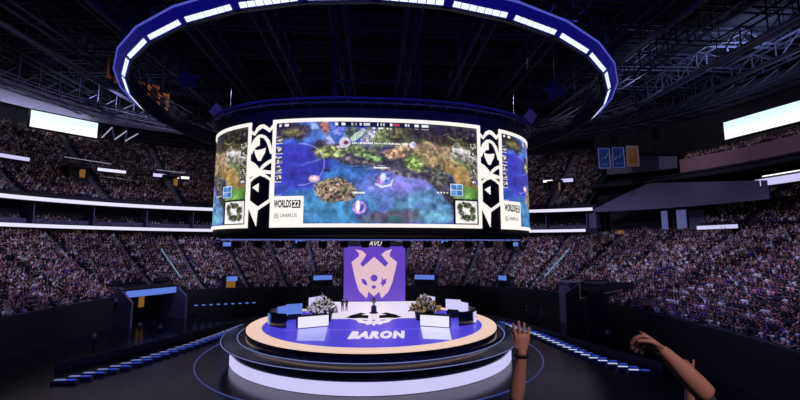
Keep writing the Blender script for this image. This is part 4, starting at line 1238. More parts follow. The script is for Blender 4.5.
tag(mb.build('floor_ring_tube', emission('dim_floor_ring', rgb(70, 80, 150), 0.7)), 'thin dim light line circling the stage on the dark floor', 'light strip')

# ---------------------------------------------------------------- tunnels in the lower stand
def tunnel(x, y, rz, w, h, d, label, header, warm=True, wall=None):
    t = empty('entrance_tunnel', (x, y, ZF), rz); tag(t, label, 'tunnel')
    mb = MB(); mb.box((0, 0.1, h - 0.55), (w, 0.15, 1.0)); mb.build('blue_header', header, t)
    mb = MB(); mb.box((0, d / 2, h + 0.1), (w + 1.0, d, 0.25)); mb.build('roof_slab', M['blacksteel'], t)
    for s in (-1, 1):
        mb = MB()
        q = [(-0.2, 0), (d, 0), (d, h + 0.5), (1.0, h + 0.5), (-2.2, h - 1.6), (-2.2, 0)]
        mb.prism(q, lambda a, b: (s * (w / 2 + 0.25), a, b), lambda a, b: (s * (w / 2 + 0.55), a, b)); mb.build('side_wall', wall or M['fascia'], t, fix=True)
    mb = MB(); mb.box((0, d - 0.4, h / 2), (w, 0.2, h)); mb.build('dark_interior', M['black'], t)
    if warm:
        mb = MB(); mb.box((w * 0.1, d - 0.6, h * 0.55), (0.9, 0.1, 1.8)); mb.build('warm_light', M['yellow_lit'], t)
    return t
tunnel(-36.3, 21.6, radians(62), 8.4, 5.4, 4.6, 'wide entrance tunnel with a blue lit header in the lower left stand', M['led_blue'])
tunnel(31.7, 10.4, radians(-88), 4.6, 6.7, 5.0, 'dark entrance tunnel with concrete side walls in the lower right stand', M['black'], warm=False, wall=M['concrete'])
t = empty('hand_rail', (30.6, 12.0, 2.2)); tag(t, 'thin yellow hand rail beside the dark tunnel on the right', 'railing')
mb = MB(); mb.bar((0.6, 0, -1.0), (0.6, 0, 2.6), 0.1); mb.bar((0.6, 0, -0.8), (2.6, -7.4, 1.2), 0.08); mb.build('rail', material('yellow_paint', rgb(200, 180, 110), 0.5), t)
# small exit portals of the lower stand with blue signs
def low_portal(p, tt, w, label, warm):
    q = low_pt(p, tt); t = empty('stand_exit', (q.x, q.y, q.z), p - pi / 2); tag(t, label, 'exit', 'blue lit exits of the lower stand')
    mb = MB(); mb.box((0, -0.5, 2.0), (w, 0.15, 0.85)); mb.build('blue_sign', M['led_blue'], t)
    mb = MB(); mb.box((-w / 2 - .1, 0.2, 1.1), (0.2, 1.4, 2.9)); mb.box((w / 2 + .1, 0.2, 1.1), (0.2, 1.4, 2.9)); mb.box((0, 0.2, 2.52), (w + .4, 1.4, 0.12)); mb.build('surround', M['concrete'], t)
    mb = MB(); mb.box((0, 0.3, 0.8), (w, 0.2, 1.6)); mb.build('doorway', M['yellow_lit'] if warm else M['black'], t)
LOWX = []
for (x, y, tt, w, lab, wm) in ((-28.2, 32.0, 0.02, 2.0, 'blue lit exit with a warm doorway at the floor edge left of the stage', True), (-10.0, 32.0, 0.02, 3.6, 'blue lit exit at the floor edge just left of the purple screen', False),
                           (10.0, 32.0, 0.02, 3.9, 'blue lit exit at the floor edge just right of the purple screen', False), (27.4, 32.0, 0.02, 1.6, 'small blue lit exit at the floor edge right of the stage', False),
                           (-32.5, 41, 0.66, 1.6, 'small blue exit sign high in the far lower stand, leftmost of four', False), (-16.4, 42, 0.72, 1.5, 'small blue exit sign high in the far lower stand, left of the purple screen', False),
                           (15.6, 42, 0.72, 1.5, 'small blue exit sign high in the far lower stand, right of the purple screen', False), (32.5, 41, 0.66, 1.7, 'small blue exit sign high in the far lower stand, rightmost of four', False)):
    p = ang(x, y); low_portal(p, tt, w, lab, wm); LOWX.append((p, tt, w))
m_ = MB(); m_.box((31.9, 16.7, 0.1), (2.0, 3.2, 6.4), radians(4)); m_.box((31.9, 16.7, 3.4), (2.3, 3.5, 0.25), radians(4)); tag(m_.build('concrete_pier', M['fascia']), 'grey concrete pier left of the dark tunnel at the right', None, None, 'structure')
for lab, pts in (('left', [(-18.5, 21.5), (-22.4, 15.0), (-25.0, 8.0), (-27.8, 1.5), (-32, -6)]), ('right', [(18.5, 21.5), (22.3, 14.2), (24.0, 6.5), (26.2, -2.0), (29, -10)])):
    mb = MB(); P3 = []
    for a, b in zip(pts[:-1], pts[1:]):
        for q in range(6): P3.append((a[0] + (b[0] - a[0]) * q / 6, a[1] + (b[1] - a[1]) * q / 6))
    for a, b in zip(P3[:-1], P3[1:]): mb.bar((a[0], a[1], ZF + .42), (b[0], b[1], ZF + .42), 0.25, 0.82)
    tag(mb.build('low_barrier', M['barrier']), 'low dark barrier curving along the arena floor on the %s' % lab, 'barrier', 'low barriers around the stage area')
# slanted lit stair rails
for (x, y, lab) in ((-41.5, 33.5, 'pale cyan lit stair rail in the lower left stand'), (39.0, 31.5, 'pale cyan lit stair rail in the lower right stand')):
    p = ang(x, y); a = low_pt(p, 0.12); b = low_pt(p, 0.72)
    t = empty('stair_rail', a); tag(t, lab, 'railing', None)
    mb = MB(); mb.bar((0, 0, 1.6), tuple((b - a) * 0.8 + Vector((0, 0, 1.6))), 0.16); mb.build('lit_tube', emission('cyan_tube', rgb(120, 160, 190), 0.7), t)
    mb = MB()
    for k in range(6): q = (b - a) * (k / 6.2); mb.bar(q + Vector((0, 0, 0.1)), q + Vector((0, 0, 1.6)), 0.06)
    mb.build('posts', M['steel'], t)

# equipment row on the dark floor behind the left floor bars
for k in range(9):
    t = empty('blue_step_light', (-31.5 + k * 1.15, 26.9 + 0.36 * k, -1.2)); tag(t, 'small blue-white light in the row beside the left tunnel', 'light', 'row of small blue lights beside the left tunnel')
    mb = MB(); mb.box((0, 0, 0), (0.5, 0.15, 0.18)); mb.build('lens', M['led_blue'], t)
    mb = MB(); mb.box((0, 0.12, -0.02), (0.6, 0.12, 0.3)); mb.build('case', M['blacksteel'], t)

# ---------------------------------------------------------------- people
def limb(mb_v, mb_f, pts, rad, n, col, cols, caps=True):
    P = [Vector(p) for p in pts]; N = len(P); o = len(mb_v)
    for i, p in enumerate(P):
        a = P[max(0, i - 1)]; b = P[min(N - 1, i + 1)]
        d = (b - a).normalized(); up = Vector((0, 0, 1)) if abs(d.z) < .9 else Vector((0, 1, 0))
        s = d.cross(up).normalized(); u = s.cross(d)
        r = rad[i]; rx, ry = r if isinstance(r, tuple) else (r, r)
        for k in range(n):
            t = 2 * pi * (k + .5) / n
            mb_v.append(p + s * (cos(t) * rx) + u * (sin(t) * ry)); cols.append(col)
    for i in range(N - 1):
        for k in range(n):
            l = (k + 1) % n
            mb_f.append((o + i * n + k, o + i * n + l, o + (i + 1) * n + l, o + (i + 1) * n + k))
    if caps:
        mb_f.append(tuple(o + k for k in reversed(range(n)))); mb_f.append(tuple(o + (N - 1) * n + k for k in range(n)))

def sphere_into(V, F, c, r, seg, rings, col, cols, sx=.85, sy=1, sz=1.15):
    o = len(V)
    V.append(Vector((c[0], c[1], c[2] - r * sz))); cols.append(col)
    for i in range(1, rings):
        for k in range(seg):
            th = pi * i / rings; t = 2 * pi * k / seg
            V.append(Vector((c[0] + r * sx * sin(th) * cos(t), c[1] + r * sy * sin(th) * sin(t), c[2] - r * sz * cos(th)))); cols.append(col)
    V.append(Vector((c[0], c[1], c[2] + r * sz))); cols.append(col)
    for k in range(seg):
        l = (k + 1) % seg
        F.append((o, o + 1 + l, o + 1 + k))
        for i in range(rings - 2):
            a = o + 1 + i * seg; F.append((a + k, a + l, a + seg + l, a + seg + k))
        a = o + 1 + (rings - 2) * seg; F.append((a + k, a + l, o + 1 + (rings - 1) * seg))

POSES = {  # elbow, hand of the left arm (mirrored for the right); y forward is -y
    'hands on knees': [((.30, -.10, .72), (.17, -.42, .62)), ((-.30, -.10, .72), (-.17, -.42, .62))],
    'arms folded': [((.31, -.12, .75), (-.06, -.30, .86)), ((-.31, -.12, .75), (.06, -.30, .82))],
    'both arms raised': [((.36, -.12, 1.25), (.34, -.20, 1.62)), ((-.36, -.12, 1.25), (-.34, -.20, 1.60))],
    'one arm raised': [((.36, -.15, 1.20), (.26, -.25, 1.58)), ((-.30, -.10, .72), (-.17, -.42, .62))],
    'clapping': [((.33, -.22, .86), (.05, -.46, 1.06)), ((-.33, -.22, .86), (-.05, -.46, 1.06))],
    'holding up a phone': [((.30, -.26, .98), (.10, -.46, 1.22)), ((-.30, -.10, .72), (-.17, -.42, .62))],
}
PNAMES = list(POSES)
def person_geo(pose, hi):
    """seated figure facing -Y; origin at the tread under the feet; class ids: 0 cloth, 1 skin, 2 hair, 3 trousers"""
    V, F, Cc = [], [], []
    n = 8 if hi else 4
    tor = [((0, .06, .42), (.19, .13)), ((0, .04, .62), (.17, .12)), ((0, 0, .88), (.21, .13)), ((0, -.01, .98), (.19, .10)), ((0, -.02, 1.03), (.07, .07))]
    if not hi: tor = [tor[0], tor[2], tor[4]]
    limb(V, F, [a for a, _ in tor], [b for _, b in tor], n, 0, Cc)
    for s in (1, -1):
        limb(V, F, [(s * .10, .05, .46), (s * .12, -.38, .50), (s * .12, -.42, .06)] if not hi else [(s * .10, .05, .46), (s * .12, -.20, .49), (s * .12, -.38, .48), (s * .12, -.42, .25), (s * .12, -.42, .06)],
             [.095, .075, .05] if not hi else [.10, .085, .072, .055, .045], n, 3, Cc)
        if hi: limb(V, F, [(s * .12, -.38, .04), (s * .12, -.62, .03)], [(.05, .04), (.045, .03)], 6, 2, Cc)
    for k, (e, h) in enumerate(POSES[pose]):
        s = 1 if k == 0 else -1
        sh = Vector((s * .21, 0, .95)); e = Vector(e); h = Vector(h)
        limb(V, F, [sh, e], [.058, .045], n, 0, Cc, hi)
        m = e + (h - e) * .8
        limb(V, F, [e, m], [.043, .03], n, 1, Cc, hi)
        if hi:
            d = (h - e).normalized(); side = d.cross(Vector((0, 1, 0)));
            side = side.normalized() if side.length > .1 else Vector((1, 0, 0))
            limb(V, F, [m, h + d * .02], [(.032, .018), (.045, .02)], 6, 1, Cc)
            for q in (-1.5, -.5, .5, 1.5):
                b = h + side * q * .02; limb(V, F, [b, b + d * .08], [.010, .007], 4, 1, Cc)
            limb(V, F, [m + side * .03, m + side * .075 + d * .06], [.012, .009], 4, 1, Cc)
        else:
            limb(V, F, [m, h + (h - e).normalized() * .08], [.045, .04], 4, 1, Cc)
    if hi:
        limb(V, F, [(0, -.02, 1.0), (0, -.03, 1.1)], [.052, .05], 8, 1, Cc)
        sphere_into(V, F, (0, -.05, 1.19), .105, 10, 7, 1, Cc, .82, .98, 1.15)
        limb(V, F, [(0, -.14, 1.21), (0, -.175, 1.165)], [.012, .02], 4, 1, Cc)                       # nose
        for s in (-1, 1):
            sphere_into(V, F, (s * .035, -.142, 1.205), .014, 5, 4, 2, Cc, 1, .7, .8)                 # eyes
            sphere_into(V, F, (s * .09, -.04, 1.19), .022, 5, 4, 1, Cc, .5, 1, 1.3)                   # ears
        limb(V, F, [(-.026, -.15, 1.128), (.026, -.15, 1.128)], [.007, .007], 4, 2, Cc)               # mouth
        sphere_into(V, F, (0, -.03, 1.225), .108, 10, 6, 2, Cc, .88, .98, 1.0)
    else:
        sphere_into(V, F, (0, -.05, 1.17), .125, 5, 4, 1, Cc, .9, 1, 1.2)
        sphere_into(V, F, (0, .0, 1.23), .12, 5, 3, 2, Cc, 1, 1, 1)
    return V, F, Cc

def tri_quads(F):
    out = []
    for f in F:
        if len(f) <= 4: out.append(f)
        else:
            for k in range(1, len(f) - 1): out.append((f[0], f[k], f[k + 1]))
    return out
TEMPL = []
for pn in PNAMES:
    V, F, Cc = person_geo(pn, False); TEMPL.append((np.array([tuple(v) for v in V]), F, np.array(Cc)))

# every seat of the stands
seats = []     # x, y, z, facing, stand id
def in_box(x, y, z): 
    # inside the tunnels
    for (cx_, cy_, rz_, w_, d_, top_) in ((-36.3, 21.6, radians(62), 8.4, 4.6, 2.5), (31.7, 10.4, radians(-88), 4.6, 5.0, 4.4)):
        dx, dy = x - cx_, y - cy_; c, s = cos(rz_), sin(rz_)
        lx = dx * c + dy * s; ly = -dx * s + dy * c
        if abs(lx) < w_ / 2 + 1.0 and -3 < ly < d_ + .6 and z < top_: return True
    if abs(x - 31.9) < 2.6 and abs(y - 16.7) < 2.0 and z < 3.4: return True
    return False
def fill(fn, N, p0, p1, aisl, sid, first=0, keep=0.97, pitch=0.56, aw=0.85):
    for i in range(first, N):
        base = [fn(p, (i + .42) / N) for p in np.arange(p0, p1, radians(0.5))]
        acc = 0.0; step = 0.0
        phis = np.arange(p0, p1, radians(0.5))
        z = fn(p0, i / N).z
        seglen = [(base[k + 1] - base[k]).length for k in range(len(base) - 1)]
        cum = np.concatenate([[0], np.cumsum(seglen)])
        S = np.arange(0.3, cum[-1], pitch)
        ph = np.interp(S, cum, phis)
        X = np.interp(S, cum, [b.x for b in base]); Y = np.interp(S, cum, [b.y for b in base])
        R = np.hypot(X, Y)
        ok = rng.random(len(S)) < keep
        for a in aisl: ok &= np.abs(ph - a) * R > aw
        Xn = np.interp(S + .3, cum, [b.x for b in base]); Yn = np.interp(S + .3, cum, [b.y for b in base])
        for x, y, xn, yn, o, q in zip(X, Y, Xn, Yn, ok, ph):
            if not o: continue
            if sid == 0 and in_box(x, y, z): continue
            if sid == 0 and any(abs(q - lp) * R[0] < lw / 2 + .9 and -0.04 < (i / N - lt) < 0.12 for lp, lt, lw in LOWX): continue
            seats.append((x, y, z, atan2(yn - y, xn - x), sid))
fill(low_pt, LN, PH0, radians(192), LOW_A, 0, aw=.5, keep=.985, pitch=.52)
fill(up_pt, 24, UP0 + .01, radians(192), UP_A, 1, keep=.95)
fill(mid_pt, 12, PH0, MD1, aisle_list(9.5, 2.0), 2, keep=.9)
fill(bal_pt, 5, PH0, BL1, [], 3, keep=.9)
def suite_pt(p, t):
    a = se(p, 64.0, 48.0); return Vector((a.x, a.y, 13.1))
fill(suite_pt, 1, radians(38.6), radians(192), [radians(d) for d in range(38, 194, 8)], 4, keep=.75, aw=.95)
S = np.array(seats)
# keep clear of portals of the upper deck
for (x, y) in ((-59.2, 34.2), (-46.3, 44.6), (43.9, 45.5)):
    q = se(ang(x, y), 69.5, 52.5)
    m = (np.hypot(S[:, 0] - q.x, S[:, 1] - q.y) < 2.6) & (S[:, 4] == 1)
    S = S[~m]
# projection, to know which seats the photograph shows largest
P_, Y_ = radians(6.7), radians(3.65)
dx = S[:, 0]; dy = S[:, 1] + 48; dz = S[:, 2] + 0.9 - 9.1
xr = dx * cos(Y_) - dy * sin(Y_); yf = dx * sin(Y_) + dy * cos(Y_)
dd = yf * cos(P_) + dz * sin(P_); uu = -yf * sin(P_) + dz * cos(P_)
inview = (dd > 1) & (np.abs(400 + 400 * xr / np.maximum(dd, 1) - 400) < 396) & (200 - 400 * uu / np.maximum(dd, 1) < 340) & (200 - 400 * uu / np.maximum(dd, 1) > 5)
order = np.argsort(np.where(inview, dd, 1e6))
IND = order[:300]
mask = np.ones(len(S), bool); mask[IND] = False
REST = S[mask]

PAL = {'black': (26, 24, 32), 'charcoal': (58, 56, 66), 'white': (226, 222, 226), 'grey': (140, 138, 148), 'navy': (34, 40, 84), 'purple': (92, 60, 150), 'red': (130, 46, 60), 'pink': (210, 140, 160), 'tan': (176, 140, 112), 'teal': (50, 110, 124)}
PN = list(PAL); PW = np.array([.32, .13, .20, .08, .11, .06, .03, .03, .03, .01]); PW /= PW.sum()
SKIN = np.array([s2l((r / 255, g / 255, b / 255)) for r, g, b in ((226, 180, 158), (206, 156, 132), (176, 122, 98), (236, 196, 178), (130, 86, 68))])
PLIN = np.array([rgb(*PAL[n])[:3] for n in PN])

def mass(name, rows, label):
    """all the remaining spectators as one object"""
    pose = rng.choice(len(PNAMES), len(rows), p=[.24, .12, .20, .18, .18, .08])
    ci = rng.choice(len(PN), len(rows), p=PW)
    VV, LI, LS, LT, CC = [], [], [], [], []
    vo = 0; lo = 0
    for k, (TV, TF, TC) in enumerate(TEMPL):
        R = rows[pose == k]; cidx = ci[pose == k]; n = len(R)
        if n == 0: continue
        f = tri_quads(TF)
        loops = np.concatenate([np.array(q) for q in f]); tot = np.array([len(q) for q in f]); nv = len(TV)
        rz = R[:, 3] + rng.normal(0, .22, n); sc = rng.uniform(.92, 1.08, n)
        stand = rng.random(n) < .12
        c, s = np.cos(rz), np.sin(rz)
        X = TV[None, :, 0] * sc[:, None]; Y = TV[None, :, 1] * sc[:, None] + rng.normal(0, .05, n)[:, None]; Z = TV[None, :, 2] * sc[:, None] + (stand * .35)[:, None]
        # facing: local -Y must look to the arena; the row runs counter-clockwise so the inward normal is at its left
        gx = -(X * c[:, None] - Y * s[:, None]); gy = -(X * s[:, None] + Y * c[:, None])
        gx = X * c[:, None] - Y * s[:, None]; gy = X * s[:, None] + Y * c[:, None]
        gx, gy = -gx, -gy
        co = np.stack([gx + R[:, 0, None], gy + R[:, 1, None], Z + R[:, 2, None]], -1).reshape(-1, 3)
        VV.append(co)
        LI.append((loops[None, :] + (np.arange(n) * nv)[:, None] + vo).reshape(-1))
        LT.append(np.tile(tot, n)); vo += n * nv
        colr = np.zeros((n, nv, 4)); colr[..., 3] = 1
        sk = SKIN[rng.integers(0, 5, n)]
        hair = np.array([s2l((.10, .08, .08)), s2l((.16, .11, .09)), s2l((.34, .24, .16)), s2l((.05, .05, .06))])[rng.integers(0, 4, n)]
        tr = np.array([s2l((.12, .13, .2)), s2l((.08, .08, .1)), s2l((.25, .25, .28))])[rng.integers(0, 3, n)]
        cl_ = PLIN[cidx] * rng.uniform(.8, 1.1, n)[:, None]
        for cls, arr in ((0, cl_), (1, sk), (2, hair), (3, tr)):
            colr[:, TC == cls, :3] = arr[:, None, :]
        CC.append(colr.reshape(-1, 4))
    co = np.concatenate(VV); li = np.concatenate(LI); lt = np.concatenate(LT); cc = np.concatenate(CC)
    me = bpy.data.meshes.new(name)
    me.vertices.add(len(co)); me.vertices.foreach_set('co', co.astype(np.float32).reshape(-1))
    me.loops.add(len(li)); me.loops.foreach_set('vertex_index', li.astype(np.int32))
    me.polygons.add(len(lt)); me.polygons.foreach_set('loop_start', np.concatenate([[0], np.cumsum(lt)[:-1]]).astype(np.int32)); me.polygons.foreach_set('loop_total', lt.astype(np.int32))
    at = me.color_attributes.new('Col', 'FLOAT_COLOR', 'POINT'); at.data.foreach_set('color', cc.astype(np.float32).reshape(-1))
    me.materials.append(M['crowd']); me.update()
    o = bpy.data.objects.new(name, me); COL.objects.link(o)
    return tag(o, label, 'crowd', None, 'stuff')
mass('crowd_of_spectators', REST, 'dense crowd of seated spectators filling the arena stands')

# the 300 that show largest: one object each
HI = []
for pn in PNAMES:
    V, F, Cc = person_geo(pn, True)
    me = bpy.data.meshes.new('spectator'); me.from_pydata([tuple(v) for v in V], [], F)
    for m in (M['cloth_any'], M['skin'], M['hair'], M['shirt_dark']): me.materials.append(m)
    me.polygons.foreach_set('material_index', [Cc[p.vertices[0]] for p in me.polygons]); me.polygons.foreach_set('use_smooth', [True] * len(me.polygons)); me.update()
    HI.append(me)
counts = {}
Rn = random.Random(3)
for k, i in enumerate(IND):
    x, y, z, f, sid = S[i]
    pi_ = Rn.choices(range(6), [.3, .12, .18, .18, .14, .08])[0]
    cn = Rn.choices(PN, list(PW))[0]
    o = bpy.data.objects.new('spectator', HI[pi_]); COL.objects.link(o)
    o.location = (x, y, z); o.rotation_euler = (0, 0, f + pi + Rn.gauss(0, .2))
    o.color = tuple(rgb(*PAL[cn])[:3]) + (1,)
    row = 'front rows' if z < 2.6 else ('middle rows' if z < 4.4 else 'higher rows')
    tag(o, '%s-topped spectator, %s, %s of the near right stand' % (cn, PNAMES[pi_], row), 'person', '%s-topped spectators, %s, %s' % (cn, PNAMES[pi_], row))

# people on the stage: the presenter by the white runway
def standing(name, x, y, z, rz, label, cloth):
    t = empty(name, (x, y, z), rz); tag(t, label, 'person')
    V, F, Cc = [], [], []
    limb(V, F, [(0, 0, .92), (0, 0, 1.08), (0, 0, 1.32), (0, 0, 1.42), (0, 0, 1.48)], [(.16, .11), (.145, .10), (.20, .12), (.18, .10), (.06, .06)], 10, 0, Cc)
    for s in (-1, 1):
        limb(V, F, [(s * .09, 0, .95), (s * .10, -.01, .5), (s * .11, .01, .09)], [.095, .065, .045], 8, 3, Cc)
        limb(V, F, [(s * .11, .04, .04), (s * .12, -.2, .03)], [(.05, .04), (.04, .03)], 6, 2, Cc)
        limb(V, F, [(s * .20, 0, 1.38), (s * .27, .02, 1.12), (s * .2, -.16, .98)], [.055, .045, .035], 8, 0, Cc)
        limb(V, F, [(s * .2, -.16, .98), (s * .12, -.24, .97)], [.032, .025], 6, 1, Cc)
    limb(V, F, [(0, 0, 1.45), (0, -.01, 1.54)], [.05, .05], 8, 1, Cc)
    sphere_into(V, F, (0, -.02, 1.63), .10, 10, 7, 1, Cc, .82, .98, 1.15)
    limb(V, F, [(0, -.11, 1.65), (0, -.14, 1.61)], [.01, .018], 4, 1, Cc)
    for s in (-1, 1): sphere_into(V, F, (s * .033, -.108, 1.645), .013, 5, 4, 2, Cc); sphere_into(V, F, (s * .085, -.01, 1.63), .02, 5, 4, 1, Cc)
    limb(V, F, [(-.025, -.115, 1.572), (.025, -.115, 1.572)], [.006, .006], 4, 2, Cc)
    me = bpy.data.meshes.new('body'); me.from_pydata([tuple(v) for v in V], [], F)
    for m in (cloth, M['skin'], M['hair'], M['shirt_dark']): me.materials.append(m)
    me.polygons.foreach_set('material_index', [Cc[p.vertices[0]] for p in me.polygons]); me.polygons.foreach_set('use_smooth', [True] * len(me.polygons)); me.update()
    b = bpy.data.objects.new('body', me); COL.objects.link(b); b.parent = t
    mb = MB(); mb.ball((0, .005, 1.665), .106, .86, .98, 1.0, 10, 7); mb.build('hair', M['hair'], t, True)
    return t
standing('person', -4.45, 10.6, 0.03, radians(10), 'person in black standing on the white runway left of the trophy, the left of two', M['shirt_dark'])
standing('person', -3.9, 11.0, 0.03, radians(-25), 'person in black standing on the white runway left of the trophy, the right of two', M['shirt_dark'])

crew = [(-33.0, 12.5), (-32.0, 14.5), (-29.5, 11.0), (-34.5, 5.5), (27.5, 24.5), (28.8, 21.0), (28.0, 9.0), (30.2, 3.5)]
crl = ['leftmost person standing on the dark floor before the left tunnel', 'person standing nearest the left tunnel mouth', 'person standing between the left tunnel and the floor bars', 'person standing alone by the black wall at the far left', 'person standing on the dark floor, farthest back at the right', 'person standing on the floor left of the concrete pier', 'person standing by the black wall right of the concrete pier', 'person standing by the right black wall, nearest the viewer']
for (x, y), lb in zip(crew, crl): standing('person', x, y, ZF, radians(random.uniform(-60, 60)), lb, random.choice((M['shirt_dark'], M['tee_c'], M['shirt_dark'])))
# ---------------------------------------------------------------- foreground spectators with raised hands
def skin_chain(name, nodes, edges, mat, parent, root=0, sub=2):
    """one continuous surface grown over connected joints"""
    me = bpy.data.meshes.new(name)
    me.from_pydata([n[0] for n in nodes], edges, [])
    o = bpy.data.objects.new(name, me); COL.objects.link(o)
    md = o.modifiers.new('skin', 'SKIN'); md.use_smooth_shade = True
    for i, n in enumerate(nodes):
        r = n[1]; o.data.skin_vertices[0].data[i].radius = (r, r) if not isinstance(r, tuple) else r
        o.data.skin_vertices[0].data[i].use_root = (i == root)
    sb = o.modifiers.new('sub', 'SUBSURF'); sb.levels = sub; sb.render_levels = sub
    dg = bpy.context.evaluated_depsgraph_get(); dg.update()
    m2 = bpy.data.meshes.new_from_object(o.evaluated_get(dg))
    COL.objects.unlink(o); bpy.data.objects.remove(o)
    m2.materials.clear(); m2.materials.append(mat)
    for p in m2.polygons: p.use_smooth = True
    return m2

def join_meshes(name, meshes, mats, parent, idx):
    bm = bmesh.new()
    for me, mi in zip(meshes, idx):
        k = len(bm.faces); bm.from_mesh(me); bm.faces.ensure_lookup_table()
        for f in bm.faces[k:]: f.material_index = mi
    me = bpy.data.meshes.new(name); bm.to_mesh(me); bm.free()
    for m in mats: me.materials.append(m)
    for p in me.polygons: p.use_smooth = True
    o = bpy.data.objects.new(name, me); COL.objects.link(o); o.parent = parent
    return o

def hand_nodes(wrist, d, side, nrm, curl, spread, k=1.0, tout=.72):
    """palm with five unequal fingers; d along the hand, side towards the thumb, nrm out of the palm"""
    W = Vector(wrist); d = d.normalized(); side = side.normalized(); nrm = nrm.normalized()
    out = []
    # palm: a flat loft
    bm = MB(); ring = []
    prof = [(0.0, .027, .020), (.025, .031, .019), (.055, .040, .017), (.080, .043, .015), (.098, .040, .012)]
    V, F, Cc = [], [], []
    n = 10
    for (t, w, h) in prof:
        for q in range(n):
            a = 2 * pi * q / n
            V.append(W + d * t * k + side * cos(a) * w * k + nrm * sin(a) * h * k)
    for i in range(len(prof) - 1):
        for q in range(n):
            l = (q + 1) % n; F.append((i * n + q, i * n + l, (i + 1) * n + l, (i + 1) * n + q))
    F.append(tuple(range(n))); F.append(tuple(reversed([(len(prof) - 1) * n + q for q in range(n)])))
    me = bpy.data.meshes.new('palm'); me.from_pydata([tuple(v) for v in V], [], F)
    bm_ = bmesh.new(); bm_.from_mesh(me); bmesh.ops.recalc_face_normals(bm_, faces=bm_.faces)
    bm_.to_mesh(me); bm_.free()
    out.append(me)
    # fingers
    L = [.073, .080, .074, .058]
    for f in range(4):
        off = (1.5 - f) * .0205; base = W + d * (.086 - abs(f - 1.2) * .004) * k + side * off * k
        ang_ = (1.5 - f) * spread
        fd = (d * cos(ang_) + side * sin(ang_)).normalized()
        p = [base - fd * .02 * k]; rad = [.0098 * k]; p.append(base); rad.append(.0098 * k)
        cur = fd; pos = base; c = curl[f]
        for s, frac in enumerate((.45, .30, .25)):
            c_ = c * (1.0 if s else .8)
            cur = (cur * cos(c_) + nrm * sin(c_)).normalized()
            pos = pos + cur * L[f] * frac * k; p.append(pos); rad.append((.0092, .0083, .0068)[s] * k)
        nodes = [(tuple(q), r) for q, r in zip(p, rad)]
        out.append(skin_chain('finger', nodes, [(i, i + 1) for i in range(len(p) - 1)], M['skin'], None, 0, 2))
    # thumb leaves the side of the palm near its base
    base = W + d * .030 * k + side * .026 * k
    td = (d * (1.3 - tout) + side * tout + nrm * .25).normalized()
    p = [base - td * .012 * k, base + td * .018 * k]; pos = p[-1]; rad = [.0125 * k, .0115 * k]
    cur = td
    for frac, r in ((.032, .0100), (.026, .0080)):
        cur = (cur + d * .25 + nrm * (.15 + curl[4])).normalized(); pos = pos + cur * frac * k; p.append(pos); rad.append(r * k)
    out.append(skin_chain('thumb', [(tuple(q), r) for q, r in zip(p, rad)], [(i, i + 1) for i in range(3)], M['skin'], None, 0, 2))
    return out

